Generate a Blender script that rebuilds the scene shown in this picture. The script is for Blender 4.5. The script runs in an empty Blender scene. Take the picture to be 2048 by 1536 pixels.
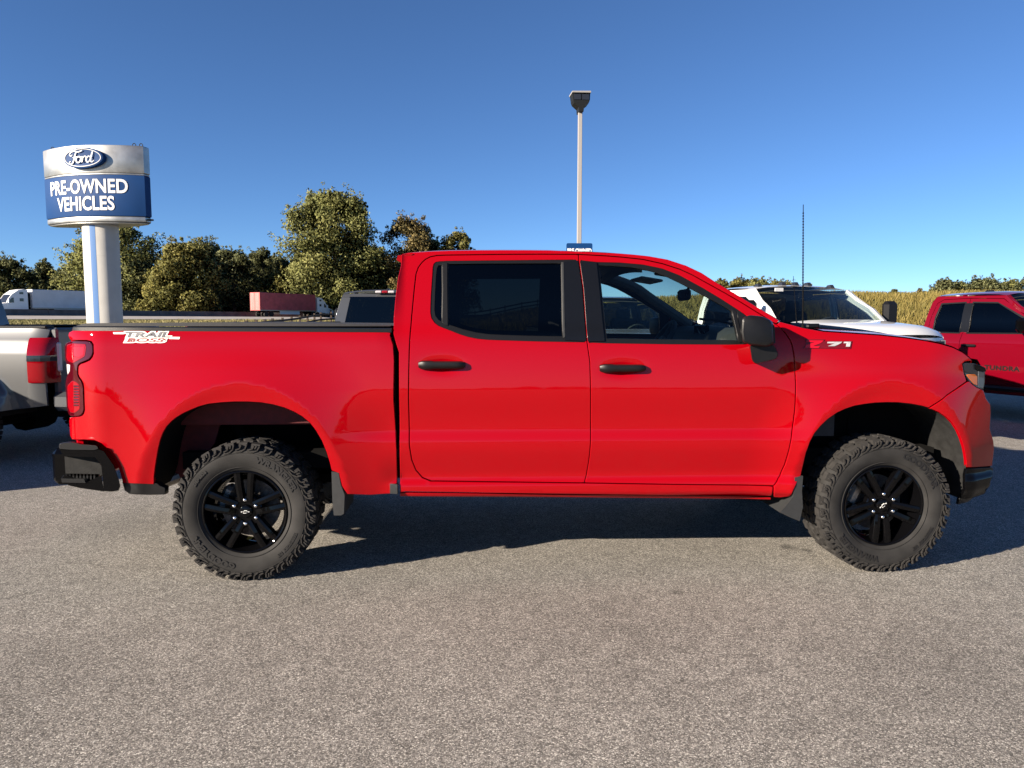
import bpy, math, random
import numpy as np
from mathutils import Vector, Matrix
from mathutils.geometry import delaunay_2d_cdt

scene = bpy.context.scene
COL = scene.collection
rad = math.radians

# ------------------------------------------------------------------ camera, light, exposure
FOC, PCX, PCY = 1450.0, 1024.0, 768.0
PITCH, YAW, EYE = rad(5.05), rad(2.2), 1.5
cam_data = bpy.data.cameras.new('camera')
cam_data.sensor_width = 36.0
cam_data.lens = 36.0 * FOC / 2048.0
cam_data.clip_start = 0.05
cam_data.clip_end = 6000.0
cam = bpy.data.objects.new('camera', cam_data)
cam.location = (0, 0, EYE)
cam.rotation_euler = (math.pi / 2 - PITCH, 0, -YAW)
COL.objects.link(cam)
scene.camera = cam

SUN_EL = rad(18.5)
SUN_TRAVEL = rad(28.3)          # shadows run this way on the ground, measured from +X towards +Y
tx, ty = math.cos(SUN_TRAVEL), math.sin(SUN_TRAVEL)
world = bpy.data.worlds.new('World')
scene.world = world
world.use_nodes = True
wn = world.node_tree.nodes
wl = world.node_tree.links
bgn = wn['Background']
sky = wn.new('ShaderNodeTexSky')
sky.sky_type = 'NISHITA'
sky.sun_disc = False
sky.sun_elevation = SUN_EL
sky.sun_rotation = math.atan2(-tx, -ty)   # the sun stands opposite to where the shadows run
sky.altitude = 0.0
sky.air_density = 0.65
sky.dust_density = 0.0
sky.ozone_density = 6.0
wl.new(sky.outputs[0], bgn.inputs[0])
bgn.inputs[1].default_value = 0.0525

sun_data = bpy.data.lights.new('sun', 'SUN')
sun_data.energy = 5.0
sun_data.angle = rad(0.5)
sun_data.color = (1.0, 0.87, 0.71)
sun = bpy.data.objects.new('sun', sun_data)
sdir = Vector((tx * math.cos(SUN_EL), ty * math.cos(SUN_EL), -math.sin(SUN_EL)))
sun.rotation_euler = sdir.to_track_quat('-Z', 'Y').to_euler()
sun.location = (-30, -20, 30)
COL.objects.link(sun)

scene.render.engine = 'CYCLES'
scene.view_settings.view_transform = 'Standard'
scene.view_settings.look = 'None'
scene.view_settings.gamma = 1.0
scene.view_settings.use_curve_mapping = False
scene.view_settings.exposure = 1.6
scene.cycles.max_bounces = 8
scene.cycles.transparent_max_bounces = 16
scene.cycles.use_denoising = True

# ------------------------------------------------------------------ photograph pixel -> place
FWD = Vector((math.sin(YAW) * math.cos(PITCH), math.cos(YAW) * math.cos(PITCH), -math.sin(PITCH)))
RGT = Vector((math.cos(YAW), -math.sin(YAW), 0))
UPV = RGT.cross(FWD)
CAM = Vector((0, 0, EYE))
HDIR = Vector((math.sin(YAW), math.cos(YAW), 0))

def ray(px, py):
    return FWD * FOC + RGT * (px - PCX) - UPV * (py - PCY)

def on_y(px, py, y):
    d = ray(px, py)
    return CAM + d * (y / d.y)

def on_depth(px, py, D):
    d = ray(px, py)
    return CAM + d * (D / d.dot(HDIR))

def on_z(px, py, z):
    d = ray(px, py)
    return CAM + d * ((z - EYE) / d.z)

# ------------------------------------------------------------------ mesh helpers
class MB:
    """collects vertices and faces of one mesh"""
    def __init__(self):
        self.v, self.f, self.n = [], [], None
    def add(self, vs, fs):
        o = len(self.v)
        self.v += [tuple(p) for p in vs]
        self.f += [tuple(i + o for i in f) for f in fs]
        return self
    def grid(self, rows, close=False):
        nr, nc = len(rows), len(rows[0])
        vs = [p for r in rows for p in r]
        fs = []
        for i in range(nr - 1):
            for j in range(nc - (0 if close else 1)):
                k = (j + 1) % nc
                fs.append((i * nc + j, i * nc + k, (i + 1) * nc + k, (i + 1) * nc + j))
        return self.add(vs, fs)
    def box(self, c, s, rz=0.0, M=None):
        c = Vector(c)
        R = Matrix.Rotation(rz, 3, 'Z') if M is None else M
        vs = [c + R @ Vector((x * s[0] / 2, y * s[1] / 2, z * s[2] / 2)) for x in (-1, 1) for y in (-1, 1) for z in (-1, 1)]
        return self.add(vs, [(0, 1, 3, 2), (4, 6, 7, 5), (0, 4, 5, 1), (2, 3, 7, 6), (0, 2, 6, 4), (1, 5, 7, 3)])
    def rbox(self, c, s, b=0.01, M=None):
        c = Vector(c)
        R = Matrix.Identity(3) if M is None else M
        hx, hy, hz = s[0] / 2, s[1] / 2, s[2] / 2
        b = min(b, hx * .9, hy * .9, hz * .9)
        pts = []
        for x in (-1, 1):
            for y in (-1, 1):
                for z in (-1, 1):
                    pts += [(x * (hx - b), y * (hy - b), z * hz), (x * (hx - b), y * hy, z * (hz - b)), (x * hx, y * (hy - b), z * (hz - b))]
        return self.hull([c + R @ Vector(p) for p in pts])
    def hull(self, pts):
        import bmesh
        bm = bmesh.new()
        for p in pts:
            bm.verts.new(p)
        bmesh.ops.convex_hull(bm, input=bm.verts[:])
        loose = [v for v in bm.verts if not v.link_faces]
        bmesh.ops.delete(bm, geom=loose, context='VERTS')
        bmesh.ops.dissolve_limit(bm, angle_limit=0.02, verts=bm.verts[:], edges=bm.edges[:])
        bm.verts.index_update()
        self.add([v.co.copy() for v in bm.verts], [tuple(v.index for v in f.verts) for f in bm.faces])
        bm.free()
        return self
    def prism(self, poly, fn0, fn1):
        """poly of 2D points lofted between two mapping functions"""
        n = len(poly)
        vs = [fn0(*p) for p in poly] + [fn1(*p) for p in poly]
        fs = [tuple(range(n))[::-1], tuple(range(n, 2 * n))]
        fs += [(i, (i + 1) % n, n + (i + 1) % n, n + i) for i in range(n)]
        return self.add(vs, fs)
    def loft(self, rings, cap=True):
        n = len(rings[0])
        vs = [p for r in rings for p in r]
        fs = []
        for k in range(len(rings) - 1):
            for i in range(n):
                j = (i + 1) % n
                fs.append((k * n + i, k * n + j, (k + 1) * n + j, (k + 1) * n + i))
        if cap:
            fs.append(tuple(range(n))[::-1])
            fs.append(tuple(range((len(rings) - 1) * n, len(rings) * n)))
        return self.add(vs, fs)
    def tube(self, pts, r, n=8, cap=True):
        pts = [Vector(p) for p in pts]
        if not isinstance(r, (list, tuple)):
            r = [r] * len(pts)
        rings = []
        a = None
        for i, p in enumerate(pts):
            t = (pts[min(i + 1, len(pts) - 1)] - pts[max(i - 1, 0)]).normalized()
            if a is None:
                a = t.orthogonal().normalized()
            a = (a - t * a.dot(t)).normalized()
            b = t.cross(a)
            rings.append([p + (a * math.cos(2 * math.pi * k / n) + b * math.sin(2 * math.pi * k / n)) * r[i] for k in range(n)])
        return self.loft(rings, cap)
    def lathe_y(self, prof, n=48, c=(0, 0, 0)):
        """profile of (radius, y) turned about the y axis"""
        rows = [[(c[0] + r * math.cos(2 * math.pi * k / n), c[1] + y, c[2] + r * math.sin(2 * math.pi * k / n)) for k in range(n)] for r, y in prof]
        return self.grid(rows, close=True)
    def mapped(self, fn):
        self.v = [tuple(fn(Vector(p))) for p in self.v]
        return self
    def mesh(self, name, smooth=True, angle=35):
        me = bpy.data.meshes.new(name)
        me.from_pydata(self.v, [], self.f)
        me.validate()
        if smooth:
            me.polygons.foreach_set('use_smooth', [True] * len(me.polygons))
            if self.n is not None and len(self.n) == len(me.vertices):
                me.normals_split_custom_set_from_vertices([tuple(x) for x in self.n])
            else:
                me.set_sharp_from_angle(angle=rad(angle))
        me.update()
        return me

def link(name, data, mat=None, parent=None, loc=None):
    o = bpy.data.objects.new(name, data)
    COL.objects.link(o)
    if mat is not None and data is not None and not data.materials:
        data.materials.append(mat)
    if parent is not None:
        o.parent = parent
    if loc is not None:
        o.location = loc
    return o

def part(name, mb, mat, parent, smooth=True, angle=35, label=None):
    o = link(name, mb.mesh(name, smooth, angle) if isinstance(mb, MB) else mb, mat, parent)
    if label:
        o['label'] = label
    return o

def thing(name, label, cat, loc=(0, 0, 0), rz=0.0, group=None):
    o = link(name, None, None, None, loc)
    o.rotation_euler = (0, 0, rz)
    o['label'] = label
    o['category'] = cat
    if group:
        o['group'] = group
    return o

def structure(name, mb, mat, smooth=True, angle=35):
    o = link(name, mb.mesh(name, smooth, angle), mat)
    o['kind'] = 'structure'
    return o

def fix_normals(mb):
    """make the faces of a closed mesh look outwards"""
    import bmesh
    bm = bmesh.new()
    vs = [bm.verts.new(p) for p in mb.v]
    for f in mb.f:
        try:
            bm.faces.new([vs[i] for i in f])
        except ValueError:
            pass
    bmesh.ops.recalc_face_normals(bm, faces=bm.faces[:])
    bm.verts.index_update()
    out = MB()
    out.add([v.co.copy() for v in bm.verts], [tuple(v.index for v in f.verts) for f in bm.faces])
    bm.free()
    return out

def text_mb(body, size=1.0, extrude=0.0, offset=0.0, shear=0.0, width=1.0, align='CENTER', space=1.0):
    cu = bpy.data.curves.new('lettering', 'FONT')
    cu.body = body
    cu.size = size
    cu.extrude = extrude
    cu.offset = offset
    cu.shear = shear
    cu.align_x = align
    cu.align_y = 'CENTER'
    cu.space_character = space
    cu.resolution_u = 4
    ob = bpy.data.objects.new('lettering', cu)
    COL.objects.link(ob)
    me = bpy.data.meshes.new_from_object(ob)
    mb = MB()
    mb.add([(v.co.x * width, v.co.y, v.co.z) for v in me.vertices], [tuple(p.vertices) for p in me.polygons])
    bpy.data.objects.remove(ob)
    bpy.data.curves.remove(cu)
    bpy.data.meshes.remove(me)
    return mb

def smoothstep(a, b, x):
    t = np.clip((np.asarray(x, float) - a) / (b - a), 0, 1)
    return t * t * (3 - 2 * t)

def curve_fn(xs, ys):
    """monotone cubic through the given points"""
    xs, ys = np.array(xs, float), np.array(ys, float)
    h = np.diff(xs); d = np.diff(ys) / h
    m = np.zeros(len(xs)); m[0], m[-1] = d[0], d[-1]
    for i in range(1, len(xs) - 1):
        if d[i - 1] * d[i] > 0:
            w1, w2 = 2 * h[i] + h[i - 1], h[i] + 2 * h[i - 1]
            m[i] = (w1 + w2) / (w1 / d[i - 1] + w2 / d[i])
    def f(x):
        x = np.clip(np.asarray(x, float), xs[0], xs[-1])
        k = np.clip(np.searchsorted(xs, x) - 1, 0, len(xs) - 2)
        t = (x - xs[k]) / h[k]
        return ((1 + 2 * t) * (1 - t) ** 2 * ys[k] + t * (1 - t) ** 2 * h[k] * m[k] + t * t * (3 - 2 * t) * ys[k + 1] + t * t * (t - 1) * h[k] * m[k + 1])
    return f

# ------------------------------------------------------------------ materials
def new_mat(name):
    m = bpy.data.materials.new(name)
    m.use_nodes = True
    nt = m.node_tree
    return m, nt.nodes, nt.links, nt.nodes['Principled BSDF']

def setp(p, **kw):
    for k, v in kw.items():
        p.inputs[k.replace('_', ' ')].default_value = v

def rgba(c):
    return (c[0], c[1], c[2], 1.0)

def paint(name, col, coat=1.0, rough=0.35, metal=0.0, coat_rough=0.03, flake=False):
    m, n, l, p = new_mat(name)
    setp(p, Base_Color=rgba(col), Roughness=rough, Metallic=metal, Coat_Weight=coat, Coat_Roughness=coat_rough)
    p.inputs['Specular IOR Level'].default_value = 0.5 if metal else 0.0
    return m

def plain(name, col, rough=0.6, metal=0.0, var=0.12, scale=30.0, bump=0.0, bscale=200.0, spec=0.5):
    m, n, l, p = new_mat(name)
    setp(p, Roughness=rough, Metallic=metal)
    p.inputs['Specular IOR Level'].default_value = spec
    tc = n.new('ShaderNodeTexCoord')
    no = n.new('ShaderNodeTexNoise'); no.inputs['Scale'].default_value = scale; no.inputs['Detail'].default_value = 4
    l.new(tc.outputs['Object'], no.inputs['Vector'])
    mp = n.new('ShaderNodeMapRange'); mp.inputs['From Min'].default_value = 0.3; mp.inputs['From Max'].default_value = 0.7
    mp.inputs['To Min'].default_value = 1 - var; mp.inputs['To Max'].default_value = 1 + var
    l.new(no.outputs[0], mp.inputs['Value'])
    mx = n.new('ShaderNodeMix'); mx.data_type = 'RGBA'; mx.blend_type = 'MULTIPLY'; mx.inputs['Factor'].default_value = 1.0
    mx.inputs[6].default_value = rgba(col)
    l.new(mp.outputs[0], mx.inputs[7])
    l.new(mx.outputs[2], p.inputs['Base Color'])
    if bump:
        nb = n.new('ShaderNodeTexNoise'); nb.inputs['Scale'].default_value = bscale; nb.inputs['Detail'].default_value = 3
        l.new(tc.outputs['Object'], nb.inputs['Vector'])
        bp = n.new('ShaderNodeBump'); bp.inputs['Strength'].default_value = bump; bp.inputs['Distance'].default_value = 0.004
        l.new(nb.outputs[0], bp.inputs['Height'])
        l.new(bp.outputs[0], p.inputs['Normal'])
    return m

def glass(name, tint, refl_rough=0.0):
    m, n, l, p = new_mat(name)
    n.remove(p)
    out = n['Material Output']
    tr = n.new('ShaderNodeBsdfTransparent'); tr.inputs[0].default_value = rgba(tint)
    gl = n.new('ShaderNodeBsdfGlossy'); gl.inputs['Roughness'].default_value = refl_rough
    fr = n.new('ShaderNodeFresnel'); fr.inputs['IOR'].default_value = 1.45
    mx = n.new('ShaderNodeMixShader')
    ge = n.new('ShaderNodeNewGeometry')        # a thin pane mirrors alike on both faces
    io = n.new('ShaderNodeMapRange'); io.inputs['To Min'].default_value = 1.45; io.inputs['To Max'].default_value = 1 / 1.45
    l.new(ge.outputs['Backfacing'], io.inputs['Value']); l.new(io.outputs[0], fr.inputs['IOR'])
    l.new(fr.outputs[0], mx.inputs[0]); l.new(tr.outputs[0], mx.inputs[1]); l.new(gl.outputs[0], mx.inputs[2])
    l.new(mx.outputs[0], out.inputs['Surface'])
    return m

def foliage_mat(name, base, tip, trans=0.48):
    m, n, l, p = new_mat(name)
    out = n['Material Output']
    at = n.new('ShaderNodeAttribute'); at.attribute_name = 'tint'
    mx = n.new('ShaderNodeMix'); mx.data_type = 'RGBA'
    mx.inputs[6].default_value = rgba(base); mx.inputs[7].default_value = rgba(tip)
    l.new(at.outputs['Fac'], mx.inputs['Factor'])
    l.new(mx.outputs[2], p.inputs['Base Color'])
    setp(p, Roughness=0.65)
    p.inputs['Specular IOR Level'].default_value = 0.25
    tl = n.new('ShaderNodeBsdfTranslucent')
    l.new(mx.outputs[2], tl.inputs[0])
    ms = n.new('ShaderNodeMixShader'); ms.inputs[0].default_value = trans
    l.new(p.outputs[0], ms.inputs[1]); l.new(tl.outputs[0], ms.inputs[2])
    l.new(ms.outputs[0], out.inputs['Surface'])
    return m

def asphalt_mat():
    m, n, l, p = new_mat('asphalt')
    tc = n.new('ShaderNodeTexCoord')
    # the stones
    wob = n.new('ShaderNodeTexNoise'); wob.inputs['Scale'].default_value = 90; wob.inputs['Detail'].default_value = 2
    l.new(tc.outputs['Object'], wob.inputs['Vector'])
    add = n.new('ShaderNodeVectorMath'); add.operation = 'MULTIPLY_ADD'
    add.inputs[1].default_value = (0.008, 0.008, 0.0)
    l.new(wob.outputs['Color'], add.inputs[0]); l.new(tc.outputs['Object'], add.inputs[2])
    v1 = n.new('ShaderNodeTexVoronoi'); v1.inputs['Scale'].default_value = 175.0; v1.inputs['Randomness'].default_value = 1.0
    l.new(add.outputs[0], v1.inputs['Vector'])
    sep = n.new('ShaderNodeSeparateColor'); l.new(v1.outputs['Color'], sep.inputs[0])
    cr = n.new('ShaderNodeValToRGB'); e = cr.color_ramp.elements
    e[0].position = 0.0; e[0].color = (0.088, 0.083, 0.075, 1)
    e[1].position = 1.0; e[1].color = (0.70, 0.665, 0.59, 1)
    for pos, c in ((0.25, (0.19, 0.178, 0.16)), (0.55, (0.34, 0.318, 0.283)), (0.85, (0.51, 0.478, 0.42))):
        k = e.new(pos); k.color = rgba(c)
    l.new(sep.outputs[0], cr.inputs[0])
    # binder between the stones
    v2 = n.new('ShaderNodeTexVoronoi'); v2.feature = 'DISTANCE_TO_EDGE'; v2.inputs['Scale'].default_value = 175.0
    l.new(add.outputs[0], v2.inputs['Vector'])
    mr = n.new('ShaderNodeMapRange'); mr.inputs['From Max'].default_value = 0.14; l.new(v2.outputs['Distance'], mr.inputs['Value'])
    mxb = n.new('ShaderNodeMix'); mxb.data_type = 'RGBA'; mxb.inputs[6].default_value = (0.13, 0.121, 0.107, 1)
    l.new(mr.outputs[0], mxb.inputs['Factor']); l.new(cr.outputs[0], mxb.inputs[7])
    # wear and stains
    big = n.new('ShaderNodeTexNoise'); big.inputs['Scale'].default_value = 0.55; big.inputs['Detail'].default_value = 6; big.inputs['Roughness'].default_value = 0.62
    l.new(tc.outputs['Object'], big.inputs['Vector'])
    mb_ = n.new('ShaderNodeMapRange'); mb_.inputs['From Min'].default_value = 0.32; mb_.inputs['From Max'].default_value = 0.68
    mb_.inputs['To Min'].default_value = 0.86; mb_.inputs['To Max'].default_value = 1.10
    l.new(big.outputs[0], mb_.inputs['Value'])
    ml = n.new('ShaderNodeMix'); ml.data_type = 'RGBA'; ml.blend_type = 'MULTIPLY'; ml.inputs['Factor'].default_value = 1
    l.new(mxb.outputs[2], ml.inputs[6]); l.new(mb_.outputs[0], ml.inputs[7])
    mid = n.new('ShaderNodeTexNoise'); mid.inputs['Scale'].default_value = 9; mid.inputs['Detail'].default_value = 5
    l.new(tc.outputs['Object'], mid.inputs['Vector'])
    mm = n.new('ShaderNodeMapRange'); mm.inputs['From Min'].default_value = 0.35; mm.inputs['From Max'].default_value = 0.65
    mm.inputs['To Min'].default_value = 0.9; mm.inputs['To Max'].default_value = 1.08
    l.new(mid.outputs[0], mm.inputs['Value'])
    ml2 = n.new('ShaderNodeMix'); ml2.data_type = 'RGBA'; ml2.blend_type = 'MULTIPLY'; ml2.inputs['Factor'].default_value = 1
    l.new(ml.outputs[2], ml2.inputs[6]); l.new(mm.outputs[0], ml2.inputs[7])
    # hairline cracks
    cw = n.new('ShaderNodeTexNoise'); cw.inputs['Scale'].default_value = 1.3; cw.inputs['Detail'].default_value = 6
    l.new(tc.outputs['Object'], cw.inputs['Vector'])
    ca = n.new('ShaderNodeVectorMath'); ca.operation = 'MULTIPLY_ADD'; ca.inputs[1].default_value = (0.7, 0.7, 0)
    l.new(cw.outputs['Color'], ca.inputs[0]); l.new(tc.outputs['Object'], ca.inputs[2])
    v3 = n.new('ShaderNodeTexVoronoi'); v3.feature = 'DISTANCE_TO_EDGE'; v3.inputs['Scale'].default_value = 0.32
    l.new(ca.outputs[0], v3.inputs['Vector'])
    mc = n.new('ShaderNodeMapRange'); mc.inputs['From Min'].default_value = 0.0006; mc.inputs['From Max'].default_value = 0.0030
    mc.inputs['To Min'].default_value = 0.78; mc.inputs['To Max'].default_value = 1.0
    l.new(v3.outputs['Distance'], mc.inputs['Value'])
    ml3 = n.new('ShaderNodeMix'); ml3.data_type = 'RGBA'; ml3.blend_type = 'MULTIPLY'; ml3.inputs['Factor'].default_value = 1
    l.new(ml2.outputs[2], ml3.inputs[6]); l.new(mc.outputs[0], ml3.inputs[7])
    # a few oil drips, each a spot with a ragged rim
    last = ml3.outputs[2]
    for sx, sy, sr, dk in ((2.02, 4.62, .085, .45), (2.10, 4.55, .05, .5), (1.05, 3.86, .05, .6), (-2.6, 5.35, .55, .86), (-1.9, 3.05, .5, .9), (.35, 3.3, .75, .91), (2.0, 2.9, .6, .92)):
        ds = n.new('ShaderNodeVectorMath'); ds.operation = 'DISTANCE'; ds.inputs[1].default_value = (sx, sy, 0)
        wv_ = n.new('ShaderNodeVectorMath'); wv_.operation = 'MULTIPLY_ADD'; wv_.inputs[1].default_value = (sr * 1.5, sr * 1.5, 0)
        l.new(mid.outputs['Color'], wv_.inputs[0]); l.new(tc.outputs['Object'], wv_.inputs[2])
        of = n.new('ShaderNodeVectorMath'); of.operation = 'SUBTRACT'; of.inputs[1].default_value = (sr * .75, sr * .75, 0)
        l.new(wv_.outputs[0], of.inputs[0]); l.new(of.outputs[0], ds.inputs[0])
        rg_ = n.new('ShaderNodeMapRange'); rg_.inputs['From Min'].default_value = sr * .35; rg_.inputs['From Max'].default_value = sr
        rg_.inputs['To Min'].default_value = dk; rg_.inputs['To Max'].default_value = 1.0
        l.new(ds.outputs['Value'], rg_.inputs['Value'])
        mk_ = n.new('ShaderNodeMix'); mk_.data_type = 'RGBA'; mk_.blend_type = 'MULTIPLY'; mk_.inputs['Factor'].default_value = 1
        l.new(last, mk_.inputs[6]); l.new(rg_.outputs[0], mk_.inputs[7]); last = mk_.outputs[2]
    l.new(last, p.inputs['Base Color'])
    setp(p, Roughness=0.85)
    p.inputs['Specular IOR Level'].default_value = 0.3
    sm = n.new('ShaderNodeMath'); sm.operation = 'MULTIPLY'; l.new(mr.outputs[0], sm.inputs[0]); l.new(sep.outputs[1], sm.inputs[1])
    bp = n.new('ShaderNodeBump'); bp.inputs['Strength'].default_value = 0.9; bp.inputs['Distance'].default_value = 0.0034
    l.new(sm.outputs[0], bp.inputs['Height'])
    l.new(bp.outputs[0], p.inputs['Normal'])
    return m

def ground_mat(name, cols, scale=0.6):
    m, n, l, p = new_mat(name)
    tc = n.new('ShaderNodeTexCoord')
    no = n.new('ShaderNodeTexNoise'); no.inputs['Scale'].default_value = scale; no.inputs['Detail'].default_value = 8; no.inputs['Roughness'].default_value = 0.7
    l.new(tc.outputs['Object'], no.inputs['Vector'])
    cr = n.new('ShaderNodeValToRGB'); e = cr.color_ramp.elements
    e[0].position = 0.3; e[0].color = rgba(cols[0]); e[1].position = 0.7; e[1].color = rgba(cols[2])
    k = e.new(0.5); k.color = rgba(cols[1])
    l.new(no.outputs[0], cr.inputs[0]); l.new(cr.outputs[0], p.inputs['Base Color'])
    setp(p, Roughness=0.95)
    p.inputs['Specular IOR Level'].default_value = 0.1
    return m

M = {}
M['asphalt'] = asphalt_mat()
M['red'] = paint('red_paint', (0.27, 0.0004, 0.0035), rough=0.6, coat=0.72)
M['dark_red'] = paint('dark_red_paint', (0.105, 0.001, 0.006), rough=0.5, coat=0.85)
M['white_paint'] = paint('white_paint', (0.62, 0.62, 0.61), rough=0.5)
M['silver'] = paint('silver_grey_paint', (0.062, 0.065, 0.069), rough=0.42, metal=0.35)
M['charcoal'] = paint('charcoal_paint', (0.075, 0.08, 0.09), rough=0.32, metal=0.5)
M['blue_grey'] = paint('blue_grey_paint', (0.17, 0.195, 0.22), rough=0.5, metal=0.2)
M['gloss_black'] = paint('gloss_black', (0.0018, 0.0018, 0.0022), rough=0.5, coat=0.4, coat_rough=0.02)
M['black_plastic'] = plain('black_plastic', (0.0065, 0.0065, 0.007), rough=0.42, bump=0.1, bscale=500, spec=0.3)
M['trim_black'] = plain('trim_black', (0.006, 0.006, 0.0065), rough=0.38, var=0.05, spec=0.3)
M['pillar_black'] = plain('pillar_black', (0.0045, 0.005, 0.0065), rough=0.3, var=0.05, spec=0.3)
M['matte_black'] = plain('matte_black', (0.0045, 0.0045, 0.0045), rough=0.9, spec=0.1)
M['vinyl'] = plain('vinyl_cover', (0.020, 0.020, 0.021), rough=0.75, bump=0.3, bscale=350)
M['rubber'] = plain('tyre_rubber', (0.0172, 0.0166, 0.0162), rough=0.8, var=0.35, scale=9, bump=0.15, bscale=220, spec=0.3)
M['tread'] = plain('tread_rubber', (0.0235, 0.022, 0.021), rough=0.85, var=0.3, scale=25, spec=0.25)
M['letter_rubber'] = plain('letter_rubber', (0.009, 0.0085, 0.0085), rough=0.6, var=0.1, spec=0.4)
M['liner'] = plain('liner_plastic', (0.016, 0.016, 0.016), rough=0.85, var=0.3, scale=18, bump=0.3, bscale=120, spec=0.2)
M['well_red'] = plain('well_paint', (0.075, 0.004, 0.006), rough=0.8, var=0.2)
M['steel'] = plain('steel', (0.42, 0.42, 0.41), rough=0.35, metal=1.0, var=0.15)
M['disc_steel'] = plain('disc_steel', (0.30, 0.28, 0.26), rough=0.4, metal=0.9, var=0.25, scale=60)
M['brake_steel'] = plain('brake_steel', (0.10, 0.092, 0.088), rough=0.5, metal=0.8, var=0.3, scale=60)
M['chrome'] = plain('chrome', (0.8, 0.8, 0.8), rough=0.16, metal=1.0, var=0.03)
M['flap'] = plain('mudflap_rubber', (0.018, 0.019, 0.020), rough=0.6, bump=0.15, bscale=400)
M['interior'] = plain('interior_dark', (0.020, 0.021, 0.024), rough=0.75, var=0.15)
M['seat'] = plain('seat_fabric', (0.022, 0.022, 0.024), rough=0.9, var=0.2, bump=0.2, bscale=300)
M['headliner'] = plain('headliner_fabric', (0.10, 0.095, 0.09), rough=0.9, var=0.08)
M['tail_red'] = paint('tail_lens_red', (0.22, 0.001, 0.005), rough=0.25)
M['tail_dark'] = paint('tail_lens_dark', (0.05, 0.001, 0.004), rough=0.15)
M['tail_clear'] = paint('tail_lens_clear', (0.45, 0.42, 0.43), rough=0.2)
M['amber'] = paint('amber_reflector', (0.42, 0.10, 0.012), rough=0.3)
M['lens_clear'] = paint('lens_clear', (0.07, 0.075, 0.085), rough=0.3, coat=0.6)
M['lens_dark'] = paint('lens_dark', (0.02, 0.022, 0.028), rough=0.12)
M['glass_tint'] = glass('privacy_glass', (0.085, 0.10, 0.105))
M['glass_front'] = glass('front_glass', (0.70, 0.79, 0.76))
M['glass_screen'] = glass('windscreen_glass', (0.62, 0.70, 0.68))
M['glass_dark'] = glass('dark_glass', (0.03, 0.033, 0.04))
M['decal_white'] = plain('decal_white', (0.78, 0.76, 0.70), rough=0.45, var=0.02)
M['decal_grey'] = plain('decal_grey', (0.10, 0.10, 0.11), rough=0.45, var=0.5, scale=22)
M['decal_red'] = plain('decal_red', (0.22, 0.006, 0.010), rough=0.45, var=0.3, scale=40)
M['emblem_red'] = paint('emblem_red', (0.42, 0.003, 0.012))
M['emblem_silver'] = plain('emblem_silver', (0.34, 0.34, 0.35), rough=0.4, var=0.25, scale=40)
M['badge_dark'] = plain('badge_dark', (0.11, 0.0012, 0.004), rough=0.35)
M['alu'] = plain('brushed_aluminium', (0.31, 0.31, 0.30), rough=0.38, metal=0.9, var=0.25, scale=2.5)
M['sign_blue'] = plain('sign_blue', (0.0025, 0.034, 0.125), rough=0.6, var=0.05, scale=2, spec=0.15)
M['sign_stripe'] = plain('sign_stripe_blue', (0.04, 0.135, 0.34), rough=0.5, var=0.05)
M['sign_white'] = plain('sign_white', (0.62, 0.62, 0.61), rough=0.6, var=0.03, spec=0.2)
M['pole_white'] = plain('pole_paint', (0.40, 0.39, 0.365), rough=0.6, var=0.06, scale=3, spec=0.2)
M['lamp_pole'] = plain('lamp_pole_paint', (0.27, 0.255, 0.245), rough=0.6, var=0.05, spec=0.2)
M['lamp_dark'] = plain('lamp_head_dark', (0.009, 0.010, 0.011), rough=0.6, spec=0.2)
M['wood'] = plain('fence_wood', (0.045, 0.03, 0.02), rough=0.85, var=0.3, scale=6)
M['concrete'] = plain('barrier_concrete', (0.10, 0.092, 0.088), rough=0.9, var=0.3, scale=0.8)
M['road'] = plain('highway_surface', (0.22, 0.21, 0.20), rough=0.9, var=0.1, scale=0.6)
M['shoulder'] = plain('road_shoulder', (0.42, 0.38, 0.34), rough=0.9, var=0.1, scale=0.6)
M['trailer_red'] = plain('trailer_red', (0.36, 0.050, 0.060), rough=0.5, var=0.25, scale=1.2)
M['trailer_door'] = plain('trailer_door_red', (0.42, 0.085, 0.075), rough=0.5, var=0.15, scale=1.5)
M['trailer_grey'] = plain('trailer_white', (0.62, 0.62, 0.62), rough=0.5, var=0.08, scale=0.8)
M['truck_white'] = paint('tractor_white', (0.75, 0.75, 0.75), rough=0.4, coat=0.5)
M['bark'] = plain('bark', (0.05, 0.04, 0.03), rough=0.95, var=0.3, scale=4)
M['terrain'] = ground_mat('field_soil', ((0.055, 0.06, 0.018), (0.10, 0.10, 0.03), (0.16, 0.14, 0.055)), 0.35)
M['leaf_olive'] = foliage_mat('leaf_olive', (0.20, 0.22, 0.080), (0.36, 0.355, 0.13))
M['leaf_dark'] = foliage_mat('leaf_dark', (0.14, 0.16, 0.075), (0.26, 0.265, 0.12))
M['leaf_gold'] = foliage_mat('leaf_gold', (0.19, 0.195, 0.065), (0.36, 0.315, 0.10))
M['leaf_rust'] = foliage_mat('leaf_rust', (0.22, 0.195, 0.09), (0.40, 0.30, 0.125))
M['weeds'] = foliage_mat('field_weeds', (0.115, 0.10, 0.025), (0.27, 0.205, 0.06), 0.3)
M['verge'] = foliage_mat('verge_grass', (0.10, 0.10, 0.03), (0.30, 0.25, 0.11), 0.3)
# ------------------------------------------------------------------ sheet-metal panels on a curved body side
def inside(px, pz, poly):
    r = np.zeros(px.shape, bool)
    n = len(poly)
    for i in range(n):
        x0, z0 = poly[i]; x1, z1 = poly[(i + 1) % n]
        if z0 == z1:
            continue
        c = (z0 > pz) != (z1 > pz)
        r ^= c & (px < (x1 - x0) * (pz - z0) / (z1 - z0) + x0)
    return r

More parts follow.
